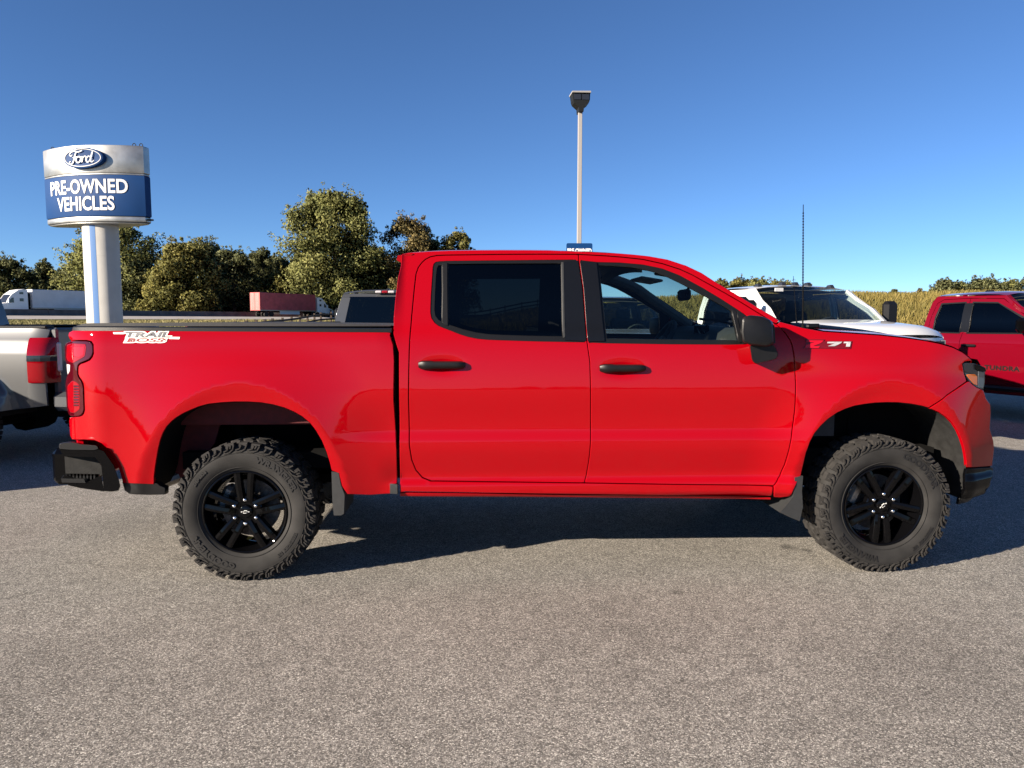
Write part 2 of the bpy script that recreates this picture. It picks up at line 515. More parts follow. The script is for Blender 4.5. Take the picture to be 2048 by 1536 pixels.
def seg_dist(px, pz, poly):
    d = np.full(px.shape, 1e9)
    n = len(poly)
    for i in range(n):
        x0, z0 = poly[i]; x1, z1 = poly[(i + 1) % n]
        ex, ez = x1 - x0, z1 - z0
        L = ex * ex + ez * ez + 1e-12
        t = np.clip(((px - x0) * ex + (pz - z0) * ez) / L, 0, 1)
        d = np.minimum(d, np.hypot(px - x0 - t * ex, pz - z0 - t * ez))
    return d

def area2(poly):
    return sum(poly[i][0] * poly[(i + 1) % len(poly)][1] - poly[(i + 1) % len(poly)][0] * poly[i][1] for i in range(len(poly)))

def resample(poly, step):
    out = []
    for i in range(len(poly)):
        a, b = poly[i], poly[(i + 1) % len(poly)]
        L = math.hypot(b[0] - a[0], b[1] - a[1])
        k = max(1, int(math.ceil(L / step)))
        for j in range(k):
            out.append((a[0] + (b[0] - a[0]) * j / k, a[1] + (b[1] - a[1]) * j / k))
    return out

def clean(poly, tol=1e-4):
    out = []
    for p in poly:
        if not out or math.hypot(p[0] - out[-1][0], p[1] - out[-1][1]) > tol:
            out.append(p)
    if math.hypot(out[0][0] - out[-1][0], out[0][1] - out[-1][1]) <= tol:
        out.pop()
    return out

def round_corners(poly, r, n=4, skip=0.35):
    """cut every sharp corner of a polygon with a short arc"""
    out = []
    N = len(poly)
    for i in range(N):
        a, b, c = Vector(poly[i - 1]), Vector(poly[i]), Vector(poly[(i + 1) % N])
        u, v = (a - b), (c - b)
        lu, lv = u.length, v.length
        if lu < 1e-6 or lv < 1e-6:
            continue
        u /= lu; v /= lv
        ang = math.acos(max(-1, min(1, -u.dot(v))))
        if ang < skip:
            out.append(tuple(b)); continue
        k = min(r, lu * .45, lv * .45)
        p, q = b + u * k, b + v * k
        for j in range(n + 1):
            t = j / n
            out.append(tuple(p * (1 - t) ** 2 + b * 2 * t * (1 - t) + q * t * t))
    return clean(out)

def outward(poly):
    """unit outward normals and mitre factors of a CCW polygon"""
    N = len(poly); res = []
    for i in range(N):
        a, b, c = poly[i - 1], poly[i], poly[(i + 1) % N]
        e0 = (b[0] - a[0], b[1] - a[1]); e1 = (c[0] - b[0], c[1] - b[1])
        l0 = math.hypot(*e0) or 1; l1 = math.hypot(*e1) or 1
        n0 = (e0[1] / l0, -e0[0] / l0); n1 = (e1[1] / l1, -e1[0] / l1)
        m = (n0[0] + n1[0], n0[1] + n1[1]); lm = math.hypot(*m) or 1
        m = (m[0] / lm, m[1] / lm)
        k = 1 / max(.5, m[0] * n0[0] + m[1] * n0[1])
        res.append((m[0], m[1], k))
    return res

class Body:
    """a body whose side is y = half_width(x, z); side -1 is the right hand side of the vehicle"""
    def __init__(self, W):
        self.W = W
    def normal(self, x, z):
        e = 0.004
        gx = (self.W(x + e, z) - self.W(x - e, z)) / (2 * e)
        gz = (self.W(x, z + e) - self.W(x, z - e)) / (2 * e)
        L = np.sqrt(gx * gx + gz * gz + 1)
        return -gx / L, 1 / L, -gz / L
    def panel(self, poly, holes=(), side=-1, step=0.03, inset=0.006, off=0.0, depth=0.022, r=0.003):
        poly = clean(poly)
        if area2(poly) < 0:
            poly = poly[::-1]
        loops = [poly] + [h if area2(h) < 0 else h[::-1] for h in map(clean, holes)]
        loops = [resample(p, step * 1.1) for p in loops]
        if inset:
            loops = [[(p[0] - m[0] * m[2] * inset, p[1] - m[1] * m[2] * inset) for p, m in zip(q, outward(q))] for q in loops]
        xs = [p[0] for p in loops[0]]; zs = [p[1] for p in loops[0]]
        gx, gz = np.meshgrid(np.arange(min(xs), max(xs), step), np.arange(min(zs), max(zs), step * .9))
        gx = gx + (np.arange(gx.shape[0]) % 2)[:, None] * step * .5
        gx, gz = gx.ravel(), gz.ravel()
        ok = inside(gx, gz, loops[0])
        for h in loops[1:]:
            ok &= ~inside(gx, gz, h)
        gx, gz = gx[ok], gz[ok]
        for q in loops:
            k = seg_dist(gx, gz, q) > step * .45
            gx, gz = gx[k], gz[k]
        pts, edges = [], []
        for q in loops:
            o = len(pts)
            pts += q
            edges += [(o + i, o + (i + 1) % len(q)) for i in range(len(q))]
        nb = len(pts)
        pts += list(zip(gx.tolist(), gz.tolist()))
        res = delaunay_2d_cdt([Vector(p) for p in pts], edges, [], 0, 1e-6, True)
        V, T, orig = res[0], res[2], res[3]
        vx = np.array([v.x for v in V]); vz = np.array([v.y for v in V])
        tri = np.array([tuple(t) for t in T])
        cx, cz = vx[tri].mean(1), vz[tri].mean(1)
        ok = inside(cx, cz, loops[0])
        for h in loops[1:]:
            ok &= ~inside(cx, cz, h)
        tri = tri[ok]
        y = self.W(vx, vz) + off
        n = self.normal(vx, vz)
        mb = MB()
        mb.v = [(a, side * b, c) for a, b, c in zip(vx, y, vz)]
        N = [(a, side * b, c) for a, b, c in zip(*n)]
        # CCW in (x, z) faces -y
        mb.f = [tuple(t) if side < 0 else tuple(t[::-1]) for t in tri.tolist()]
        # folded edges
        inv = {}
        for i, o in enumerate(orig):
            for k in o:
                inv[k] = i
        o = 0
        if depth:
            for q in loops:
                idx = [inv.get(o + i, None) for i in range(len(q))]
                om = outward(q)
                rings = [idx]
                for k, (dr, dy, w) in enumerate(((.7, .3, .6), (1, 1, 1), (1, depth / r, 1))):
                    ring = []
                    for i, p in enumerate(q):
                        if idx[i] is None:
                            ring.append(None); continue
                        bx, by, bz = mb.v[idx[i]]
                        ring.append(len(mb.v))
                        mb.v.append((bx + om[i][0] * r * dr, by - side * r * dy, bz + om[i][1] * r * dr))
                        bn = N[idx[i]]
                        nn = Vector((bn[0] * (1 - w) + om[i][0] * w, bn[1] * (1 - w), bn[2] * (1 - w) + om[i][1] * w)).normalized()
                        N.append(tuple(nn))
                    rings.append(ring)
                for a, b in zip(rings, rings[1:]):
                    for i in range(len(q)):
                        j = (i + 1) % len(q)
                        f = (a[i], b[i], b[j], a[j])
                        if None in f:
                            continue
                        mb.f.append(f if side < 0 else f[::-1])
                o += len(q)
        mb.n = N
        return mb

def cross_patch(st, bow=0.0, crown=0.0, n=24, p=2.2, powd=2.0):
    """sheet across the vehicle through stations (x, z, half_width)"""
    rows = []
    for s in st:
        x, z, w = s[:3]
        b = s[3] if len(s) > 3 else bow
        c = s[4] if len(s) > 4 else crown
        rows.append([(x + b * (1 - abs(t) ** powd), w * t, z + c * (1 - abs(t) ** p)) for t in [(-1 + 2 * k / n) for k in range(n + 1)]])
    return MB().grid(rows)

# ------------------------------------------------------------------ wheels
def tyre_profile(R, hw, rr):
    return [(rr, -hw + .035), (rr + .012, -hw + .020), (rr + (R - rr) * .35, -hw + .003), (rr + (R - rr) * .55, -hw), (rr + (R - rr) * .74, -hw + .005),
            (R - .030, -hw + .014), (R - .020, -hw + .026), (R - .014, -hw + .05), (R - .012, 0), (R - .014, hw - .05), (R - .020, hw - .026), (R - .030, hw - .014),
            (rr + (R - rr) * .55, hw), (rr + .012, hw - .02), (rr, hw - .035)]

def ground_squash(mb, low):
    """the tyre stands flat on the ground and bulges a little there"""
    def f(p):
        if p.z < low:
            d = low - p.z
            p.z = low
            p.y *= 1 + d * 1.2
        return p
    return mb.mapped(f)

def lug(mb, a0, a1, y0, y1, r0, r1, skew=0.0, taper=.006):
    pts = []
    for r, t in ((r0, 0), (r1, taper)):
        for y, s in ((y0 + t, 0), (y1 - t, skew)):
            for a, k in ((a0, 1), (a1, -1)):
                th = a + s + k * t * .6 / r
                pts.append((r * math.cos(th), y, r * math.sin(th)))
    return mb.add(pts, [(0, 1, 3, 2), (4, 6, 7, 5), (0, 4, 5, 1), (2, 3, 7, 6), (0, 2, 6, 4), (1, 5, 7, 3)])

def polar_bar(mb, pts, y0, y1, w):
    """raised bar on the side wall along polar points (angle, radius)"""
    P = [Vector((r * math.cos(a), 0, r * math.sin(a))) for a, r in pts]
    for a, b in zip(P, P[1:]):
        d = (b - a).normalized(); nrm = Vector((-d.z, 0, d.x)) * w / 2
        a2, b2 = a - d * w * .3, b + d * w * .3
        q = [a2 + nrm, b2 + nrm, b2 - nrm, a2 - nrm]
        mb.add([(v.x, y1, v.z) for v in q] + [(v.x * .998, y0, v.z * .998) for v in q],
               [(0, 1, 2, 3), (7, 6, 5, 4), (0, 4, 5, 1), (1, 5, 6, 2), (2, 6, 7, 3), (3, 7, 4, 0)])

def offroad_tread(R, hw, n=34):
    mb = MB()
    for k in range(n):
        a = 2 * math.pi * k / n; d = 2 * math.pi / n
        for s in (-1, 1):
            long = .018 if k % 2 else 0.0
            ys = sorted((s * (hw - .012 + long * .4), s * (hw - .062)))
            lug(mb, a + .10 * d, a + .78 * d, ys[0], ys[1], R - .030, R - .002, 0, .003)
            ys = sorted((s * (hw - .069), s * .045))
            lug(mb, a + (.28 if s > 0 else -.1) * d, a + (.90 if s > 0 else .55) * d, ys[0], ys[1], R - .018, R, s * .02, .003)
        lug(mb, a + .02 * d, a + .62 * d, -.040, -.003, R - .018, R, .05, .003)
        lug(mb, a + .38 * d, a + .98 * d, .003, .040, R - .018, R, -.05, .003)
        # biters on the shoulder of the side wall
        for s in (-1, 1):
            y0, y1 = s * (hw - .016), s * (hw + .0018)
            w = .0068
            polar_bar(mb, [(a + .12 * d, R - .014), (a + .22 * d, R - .036), (a + .60 * d, R - .052), (a + 1.0 * d, R - .052)], y0, y1, w)
            polar_bar(mb, [(a + .55 * d, R - .016), (a + .66 * d, R - .034), (a + .98 * d, R - .040)], y0, y1, w)
            if k % 2:
                polar_bar(mb, [(a + .34 * d, R - .012), (a + .42 * d, R - .028)], y0, y1, w)
    return mb

def side_wall_text(body, r, ang, y, size, span, mb=None):
    """lettering round the side wall, tops outwards, reading clockwise as seen from outside (-y)"""
    t = text_mb(body, size=size, extrude=.0016, offset=.0021, width=span)
    out = MB()
    out.add([((r + p[1]) * math.cos(ang - p[0] / r), y - p[2], (r + p[1]) * math.sin(ang - p[0] / r)) for p in t.v], [f[::-1] for f in t.f])
    return out
# ------------------------------------------------------------------ ground, hill, highway
_crest = curve_fn([-1.2, -.30, -.10, -.05, .03, .13, .28, .45, .8, 1.6], [1.25, 1.25, .95, 1.2, 2.4, 3.45, 4.0, 4.3, 4.4, 4.4])
def slope_of(x, y):
    d = x * HDIR.x + y * HDIR.y
    r = x * RGT.x + y * RGT.y
    return r / np.maximum(d, 1.0), d
def H(x, y):
    x = np.asarray(x, float); y = np.asarray(y, float)
    s, d = slope_of(x, y)
    c = _crest(np.clip(s, -1.2, 1.6))
    rise = smoothstep(27, 88, d)
    far = smoothstep(100, 320, d)
    rough = .10 * np.sin(x * .21 + 1.3) * np.sin(y * .17) * smoothstep(32, 60, d)
    return -.03 + c * rise + rough + far * (1.2 - .3 * c)

g = MB()
n = 60
g.add([(-70, -90, 0), (75, -90, 0), (75, 28.5, 0), (-70, 28.5, 0)], [(0, 1, 2, 3)])
structure('parking_lot', g, M['asphalt'])
ys = np.concatenate([[-800, -300, -120, 0, 20], np.arange(26, 130, 2.0), np.arange(130, 260, 8.0), [280, 330, 420, 600, 1000, 2000]])
xs = np.concatenate([[-2000, -900, -500, -300], np.arange(-200, 200, 4.0), [220, 300, 500, 900, 2000]])
rows = [[(x, y, float(H(x, y))) for x in xs] for y in ys]
structure('field_ground', MB().grid(rows), M['terrain'])

# the highway runs from the left into the distance
RA, RB = on_depth(-700, 640, 66), on_depth(720, 640, 150)
rdir = (RB - RA); rdir.z = 0; rl = rdir.length; rdir.normalize(); rnrm = Vector((-rdir.y, rdir.x, 0))
ROAD_Z = 2.02
def road_pt(s, off, z=0.0):
    p = RA + rdir * s + rnrm * off
    return Vector((p.x, p.y, ROAD_Z + z))
def strip(name, o0, o1, z, mat, s0=-60, s1=420):
    ss = np.arange(s0, s1 + 1, 12.0)
    structure(name, MB().grid([[road_pt(s, o0, z), road_pt(s, o1, z)] for s in ss]), mat)
ss = np.arange(-60, 421, 12.0)
structure('road_bank', MB().grid([[Vector((road_pt(s, -6).x, road_pt(s, -6).y, ROAD_Z - .9)), road_pt(s, -2.6, -.45), road_pt(s, 0, -.02), road_pt(s, 40, 0), road_pt(s, 52, -.8)] for s in ss]), M['terrain'])
structure('shoulder', MB().grid([[Vector((road_pt(s, -2.6).x, road_pt(s, -2.6).y, ROAD_Z - .42)), road_pt(s, -.1, .03), road_pt(s, 2.6, .02)] for s in ss]), M['shoulder'], smooth=False)
strip('highway', 2.6, 11.0, .025, M['road'])
strip('highway', 13.0, 24.0, .025, M['road'])
wall = thing('barrier_wall', 'long low dark concrete barrier along the highway median', 'barrier')
for i in range(34):
    s = -40 + i * 9.0
    mb = MB()
    pr = [(11.4, 0), (11.4, .12), (11.68, .38), (11.76, .98), (12.0, .98), (12.08, .38), (12.36, .12), (12.36, 0)]
    mb.loft([[road_pt(s + .03, o, z + .03) for o, z in pr], [road_pt(s + 8.97, o, z + .03) for o, z in pr]])
    part('barrier_section', fix_normals(mb), M['concrete'], wall, smooth=False)

# ------------------------------------------------------------------ plants
def tinted(name, mb_v, mb_f, tint, mat, parent=None, nrm=None):
    me = bpy.data.meshes.new(name)
    nv, nf = len(mb_v), len(mb_f)
    k = mb_f.shape[1]
    me.vertices.add(nv); me.vertices.foreach_set('co', mb_v.astype(np.float32).ravel())
    me.loops.add(nf * k); me.loops.foreach_set('vertex_index', mb_f.astype(np.int32).ravel())
    me.polygons.add(nf)
    me.polygons.foreach_set('loop_start', np.arange(0, nf * k, k, dtype=np.int32))
    me.update(calc_edges=True)
    if nrm is not None:
        me.polygons.foreach_set('use_smooth', np.ones(nf, bool))
        me.normals_split_custom_set_from_vertices(nrm.astype(float).tolist())
    a = me.attributes.new('tint', 'FLOAT', 'POINT')
    a.data.foreach_set('value', tint.astype(np.float32))
    return link(name, me, mat, parent)

def leaf_cloud(rng, centres, radii, per, size, flat=.8):
    """many small folded leaf sprays spread through clumps; returns verts, faces, tint"""
    n = len(centres) * per
    c = np.repeat(centres, per, 0); r = np.repeat(radii, per)
    d = rng.normal(size=(n, 3)); d /= np.linalg.norm(d, axis=1)[:, None]
    rr = r * rng.random(n) ** .45
    p = c + d * rr[:, None] * np.array([1, 1, flat])
    u = rng.normal(size=(n, 3)) + d * .3; u /= np.linalg.norm(u, axis=1)[:, None]
    w = rng.normal(size=(n, 3)); w -= u * (w * u).sum(1)[:, None]; w /= np.linalg.norm(w, axis=1)[:, None]
    s = size * (.6 + .8 * rng.random(n))[:, None]
    v = np.stack([p - u * s * .7, p + w * s * .42, p + u * s * .8, p - w * s * .42], 1).reshape(-1, 3)
    f = np.arange(n * 4).reshape(n, 4)
    ct = np.repeat(rng.random(len(centres)), per)
    t = np.clip(ct * .6 + rng.random(n) * .55 - .08, 0, 1)
    nn = d * .55 + np.cross(u, w) * np.sign((np.cross(u, w) * d).sum(1))[:, None] * .8
    nn /= np.linalg.norm(nn, axis=1)[:, None]
    return v, f, np.repeat(t, 4), np.repeat(nn, 4, 0)

def tree(label, px0, px1, py_top, D, mat, seed, lean=.5, group=None, bushy=.12, dens=1.0, gap=1.0, name='tree', trunk_h=None, cat='tree'):
    """a tree whose crown spans two pixel columns at distance D"""
    rng = np.random.default_rng(seed)
    a, b = on_depth(px0, 620, D), on_depth(px1, 620, D)
    top = on_depth((px0 + px1) / 2, py_top, D).z
    cx, cy = (a.x + b.x) / 2, (a.y + b.y) / 2
    gz = float(H(cx, cy)) - .2
    Rw = (b - a).length / 2 * 1.12
    Ht = top - gz
    t = thing(name, label, cat, (cx, cy, gz), 0, group)
    z0 = Ht * bushy
    nc = int(34 + 7 * Rw * gap)
    cs, rs = [], []
    for i in range(nc):
        th = rng.random() * 2 * math.pi
        h = rng.random() ** .85
        prof = math.sqrt(max(.05, 1 - ((h - .42) / .62) ** 2)) * (.80 + .20 * math.sin(3 * th + seed + 7 * h))
        rad_ = Rw * .95 * max(.12, prof) * (.25 + .75 * rng.random() ** .5)
        z = z0 + (Ht - z0) * h * .93
        cs.append((rad_ * math.cos(th), rad_ * math.sin(th) * .9, z))
        rs.append(Rw * (.15 + .19 * rng.random()) * (1.12 - .45 * h) + .35)
    cs, rs = np.array(cs), np.array(rs)
    per = int(np.clip(205 * dens * (Rw / 4.0) ** .55, 80, 420))
    size = .25 + .011 * Rw
    v, f, ti, n1 = leaf_cloud(rng, cs, rs, per, size)
    # loose twigs sticking out of the outline
    k = int(nc * 1.2)
    sel = rng.integers(0, nc, k)
    dv = cs[sel] - np.array([0, 0, Ht * .4]); dv /= np.linalg.norm(dv, axis=1)[:, None] + 1e-6
    tc = cs[sel] + dv * rs[sel][:, None] * (1.0 + .35 * rng.random((k, 1)))
    v2, f2, t2, n2 = leaf_cloud(rng, tc, rs[sel] * .28, 14, size * .8)
    V = np.concatenate([v, v2]); F = np.concatenate([f, f2 + len(v)]); T = np.concatenate([ti, t2])
    V[:, 2] = np.maximum(V[:, 2], .05)
    tinted('crown', V, F, T, mat, t, np.concatenate([n1, n2]))
    mb = MB()
    tr = max(.10, Ht * .018)
    mb.tube([(0, 0, 0), (.1 * tr, 0, Ht * .3), (tr * .8, tr * .3, Ht * .6), (tr, 0, Ht * .85)], [tr * 1.3, tr, tr * .6, tr * .15], 7)
    for i in rng.choice(nc, min(nc, 9), replace=False):
        c = cs[i]; h = max(.1 * Ht, c[2] * .55)
        mb.tube([(0, 0, h), (c[0] * .5, c[1] * .5, h + (c[2] - h) * .6), tuple(c)], [tr * .55, tr * .3, tr * .08], 5)
    part('trunk', mb, M['bark'], t)
    return t

G1 = 'trees standing beyond the highway'
tree('large leafy olive green tree, tallest of all, rising behind the red trailer', 572, 772, 381, 158, M['leaf_olive'], 11, group=G1, dens=1.15, gap=1.25)
tree('thin rusty brown tree right of the tallest olive tree', 755, 878, 431, 160, M['leaf_rust'], 12, group=G1, dens=.62)
tree('olive tree filling the space between the rusty and golden trees', 800, 905, 468, 168, M['leaf_olive'], 31, group=G1, bushy=.02)
tree('golden round topped tree nearest the cab roof of the red pickup', 862, 966, 462, 163, M['leaf_gold'], 13, group=G1)
tree('feathery tree half hidden by the white sign pillar', 138, 332, 442, 150, M['leaf_olive'], 14, group=G1, dens=.55, gap=.75)
tree('round yellow green bush tree right of the sign pillar', 296, 440, 486, 142, M['leaf_gold'], 15, group=G1, bushy=.02, dens=1.1)
tree('dark green tree just left of the red trailer', 418, 520, 497, 160, M['leaf_dark'], 16, group=G1, bushy=.02)
tree('dark evergreen treetop above the red trailer doors', 492, 560, 494, 172, M['leaf_dark'], 17, group=G1, bushy=.05)
tree('low yellowish tree leaning over the red trailer', 508, 640, 540, 166, M['leaf_gold'], 18, group=G1, bushy=.0)
tree('bushy olive tree in front of the tallest tree, over the red trailer', 640, 772, 545, 166, M['leaf_olive'], 19, group=G1, bushy=.0)
tree('olive bush tree behind the grey pickup cab, beside the rusty tree', 738, 850, 560, 160, M['leaf_olive'], 20, group=G1, bushy=.0)
tree('dark tree behind the roof of the white tractor cab, at the edge of the photo', -40, 76, 514, 158, M['leaf_dark'], 21, group=G1, bushy=.02)
tree('dark tree above the front of the white trailer', 62, 128, 522, 160, M['leaf_dark'], 22, group=G1, bushy=.02)
tree('dark brownish tree between the white trailer and the sign pillar', 112, 190, 528, 158, M['leaf_dark'], 23, group=G1, bushy=.02)
tree('dark tree filling the gap behind the round yellow green bush tree', 330, 470, 478, 172, M['leaf_dark'], 24, group=G1, bushy=.02)
tree('dark low tree at the foot of the feathery tree', 226, 330, 520, 148, M['leaf_dark'], 25, group=G1, bushy=.0)
tree('dark tree at the edge of the highway left of the white tractor', -190, -30, 520, 160, M['leaf_dark'], 26, group=G1, bushy=.02)
tree('dark tree behind the tallest tree and the rusty tree', 690, 800, 500, 175, M['leaf_dark'], 27, group=G1, bushy=.02)
tree('shadowy tree behind the low yellowish tree', 540, 620, 515, 176, M['leaf_dark'], 28, group=G1, bushy=.02)
tree('pale olive tree behind the cab of the red pickup', 840, 930, 520, 150, M['leaf_olive'], 29, group=G1, bushy=.0)
for i, (a, b, top, lb) in enumerate((
        (-120, 20, 532, 'dark tree mass behind the white tractor, outermost'), (40, 150, 536, 'low dark tree above the middle of the white trailer'), (150, 260, 520, 'dark tree directly behind the sign pillar'),
        (240, 350, 500, 'dark tree between the feathery tree and the round bush tree'), (395, 500, 512, 'dark tree in the dip right of the round yellow green bush tree'), (470, 600, 508, 'wide dark tree behind the red trailer'),
        (560, 690, 500, 'dark tree within the belt under the tallest tree, left side'), (660, 790, 498, 'dark tree within the belt under the tallest tree, right side'), (770, 900, 494, 'dark tree low behind the rusty tree'))):
    tree(lb, a, b, top, 184 + 3 * (i % 3), M['leaf_dark'], 80 + i, group=G1, bushy=.0, dens=1.0)
G2 = 'trees on the far side of the field'
for i, (a, b, top, D, mt, lb) in enumerate((
        (1418, 1470, 560, 190, 'leaf_gold', 'small golden tree above the slope of the red pickup windscreen'),
        (1448, 1508, 555, 195, 'leaf_gold', 'golden treetop above the rear of the white pickup roof'),
        (1486, 1545, 558, 190, 'leaf_olive', 'olive treetop left of the white pickup roof lights'),
        (1524, 1600, 563, 200, 'leaf_gold', 'low golden tree just over the white pickup roof'),
        (1585, 1640, 573, 215, 'leaf_olive', 'low olive tree behind the roof lights of the white pickup'),
        (1778, 1798, 578, 210, 'leaf_dark', 'tiny dark tree alone on the field crest'),
        (1828, 1852, 576, 210, 'leaf_rust', 'tiny rusty tree on the field crest'),
        (1858, 1920, 560, 190, 'leaf_dark', 'dark tree on the crest above the dark red pickup roof edge'),
        (1890, 1960, 567, 195, 'leaf_olive', 'low olive tree above the dark red pickup rear window'),
        (1926, 2008, 559, 190, 'leaf_dark', 'broad dark tree above the dark red pickup front window'),
        (1975, 2045, 561, 195, 'leaf_olive', 'olive tree at the right end of the field crest'),
        (2018, 2080, 559, 190, 'leaf_dark', 'dark tree at the right edge of the photo'),
        (2070, 2170, 556, 200, 'leaf_dark', 'dark tree beyond the right edge of the field'))):
    tree(lb, a, b, top, D, M[mt], 40 + i, group=G2, bushy=.0, dens=.8)

# the wooded edge of the lot behind the viewer, which the paint mirrors
rng = np.random.default_rng(77)
cs = np.stack([rng.uniform(-130, 130, 420), rng.uniform(-98, -88, 420), rng.random(420) ** 1.3 * 3.4 + .3], 1)
cs[:, 2] *= .55 + .45 * np.sin(cs[:, 0] * .16) * np.sin(cs[:, 0] * .047 + 1)
v, f, ti, nn = leaf_cloud(rng, cs, rng.uniform(1.2, 2.6, 420), 70, .75)
v[:, 2] = np.maximum(v[:, 2], .0)
o = tinted('treeline', v, f, ti, M['leaf_dark'], None, nn)
o['kind'] = 'stuff'

# tall weeds over the hill and short grass on the verge
def blades(name, rng, n, box, hmin, hmax, width, mat, keep):
    d = np.sqrt(rng.random(n) * (box[1] ** 2 - box[0] ** 2) + box[0] ** 2)
    s = box[2] + (box[3] - box[2]) * rng.random(n)
    x = HDIR.x * d + RGT.x * s * d; y = HDIR.y * d + RGT.y * s * d
    k = keep(x, y, s, d)
    x, y, d = x[k], y[k], d[k]
    n = len(x)
    z = H(x, y)
    hh = (hmin + (hmax - hmin) * rng.random(n) ** 1.6) * (.75 + .5 * (np.sin(x * .5) * np.sin(y * .4 + 1) * .5 + .5))
    th = rng.random(n) * math.pi
    w = width * (.6 + .8 * rng.random(n))
    lx, ly = (rng.random(n) - .5) * hh * .7, (rng.random(n) - .5) * hh * .7
    dx, dy = np.cos(th) * w, np.sin(th) * w
    v = np.stack([np.stack([x - dx, y - dy, z - .02], 1), np.stack([x + dx, y + dy, z - .02], 1), np.stack([x + lx + dx * .7, y + ly + dy * .7, z + hh * .8], 1), np.stack([x + lx * 1.4 - dx * .2, y + ly * 1.4, z + hh], 1)], 1).reshape(-1, 3)
    f = np.arange(n * 4).reshape(n, 4)
    t = np.clip(.5 + .35 * np.sin(x * .11 + 2) * np.sin(y * .13) + (rng.random(n) - .5) * .8, 0, 1)
    o = tinted(name, v, f, np.repeat(t, 4), mat)
    o['kind'] = 'stuff'
    return o
rng = np.random.default_rng(5)
blades('field_grass', rng, 230000, (29, 135, -.16, 1.0), .22, .72, .035, M['weeds'], lambda x, y, s, d: np.ones(len(x), bool))
def off_road(x, y, s, d):
    o = (x - RA.x) * rnrm.x + (y - RA.y) * rnrm.y
    return o < -4.0
blades('verge_grass', rng, 90000, (29, 120, -.95, -.14), .10, .34, .05, M['verge'], off_road)

# ------------------------------------------------------------------ board fence climbing the hill
FP = [(470, 36), (545, 46), (642, 60), (700, 66), (820, 70), (950, 76), (1010, 79), (1075, 83), (1180, 88)]
fence = thing('board_fence', 'dark brown board fence climbing the grassy hill behind the pickups', 'fence')
pts = []
for px, D in FP:
    p = on_depth(px, 640, D); pts.append(Vector((p.x, p.y, float(H(p.x, p.y)))))
posts = []
for a, b in zip(pts, pts[1:]):
    L = (b - a).length; k = max(1, int(round(L / 2.4)))
    posts += [a + (b - a) * (i / k) for i in range(k)]
posts.append(pts[-1])
for p in posts:
    p.z = float(H(p.x, p.y))
for p in posts:
    mb = MB(); mb.box(p + Vector((0, 0, .68)), (.13, .13, 1.42)); part('post', mb, M['wood'], fence, smooth=False)
for a, b in zip(posts, posts[1:]):
    for z in (.42, .80, 1.20):
        mb = MB()
        d = (b - a).normalized(); nn = Vector((-d.y, d.x, 0)) * .02
        q = [(nn, -.07), (nn, .07), (-nn, .07), (-nn, -.07)]
        mb.loft([[a + o + Vector((0, 0, z + h)) for o, h in q], [b + o + Vector((0, 0, z + h)) for o, h in q]])
        part('rail', mb, M['wood'], fence, smooth=False)
# ------------------------------------------------------------------ the red pickup
HX, HY = 0.495, 5.13            # the middle of its wheelbase on the ground
AXR, AXF = -1.872, 1.872
TRK = .8745
HUBZ = .400

_base = curve_fn([.40, .46, .475, .50, .535, .556, .566, .60, .68, .76, .80, .90, 1.00, 1.08, 1.14, 1.22, 1.32, 1.38, 1.42, 1.445, 1.47, 1.52, 1.62, 1.75, 1.86, 1.90, 1.935, 1.97],
                 [.930, .955, .972, .984, .9845, .980, .972, .966, .978, .990, .9905, .9895, .9885, .9865, .983, .9775, .968, .959, .948, .936, .924, .908, .880, .840, .802, .785, .758, .71])
_bed = curve_fn([.40, .50, .56, .66, .78, .90, 1.00, 1.08, 1.14, 1.22, 1.32, 1.38, 1.42, 1.46, 1.50],
                [.950, .972, .978, .985, .990, .9905, .9895, .987, .9835, .978, .970, .965, .958, .944, .93])

def W_hero(x, z):
    x = np.asarray(x, float); z = np.asarray(z, float)
    w = _base(z)
    bedk = smoothstep(-.95, -1.12, x)
    w = w * (1 - bedk) + _bed(z) * bedk
    # front fender stands straighter near its top
    fk = smoothstep(1.05, 1.5, x) * smoothstep(1.15, 1.32, z)
    w = w + fk * .012
    # the crease along the lower doors, fading towards the wheels
    ck = smoothstep(-1.38, -1.0, x) * smoothstep(1.46, 1.1, x)
    zc = .790
    cr = -.022 * smoothstep(zc + .085, zc + .0, z) * 0 + np.where(z > zc, -.0145 * smoothstep(zc, zc + .085, z) * smoothstep(zc + .32, zc + .11, z), 0.0)
    w = w + ck * cr
    # long swage under the belt on fender and front door
    # wheel arches
    for ax, a, b in ((AXR, .53, .655), (AXF, .50, .655)):
        e = np.sqrt(((x - ax) / a) ** 2 + ((np.maximum(z, .30) - .40) / b) ** 2)
        d = (e - 1) * .56
        w = w + .036 * np.clip(1 - np.maximum(0, d - .085) / .34, 0, 1) ** 2.0 * smoothstep(1.42, 1.22, z) - .007 * smoothstep(.075, 0.0, d)
    # door handle cups
    for hx, hz in HANDLES:
        w = w - .016 * np.exp(-((x - hx) / .085) ** 2 - ((z - hz) / .034) ** 2)
    # the corners turn in
    dr = np.maximum(0, -2.62 - x)
    w = w - 1.6 * dr ** 2
    df = np.maximum(0, x - 2.10)
    w = w - .46 * df ** 2
    return w

HANDLES = []
hero = Body(W_hero)

def S(px, py):
    """photograph pixel -> (x, z) on the near side of the red pickup"""
    y = 4.13
    for _ in range(14):
        p = on_y(px, py, y)
        y = .4 * y + .6 * (HY - float(W_hero(p.x - HX, p.z)))
    p = on_y(px, py, y)
    return (p.x - HX, p.z)

for hp in ((884, 731), (1245, 737.5)):
    HANDLES.append(S(*hp))
def SP(pts):
    return [S(*p) for p in pts]
def HP(px, py, y):
    """pixel -> pickup-local point at world depth y"""
    p = on_y(px, py, y)
    return Vector((p.x - HX, p.y - HY, p.z))

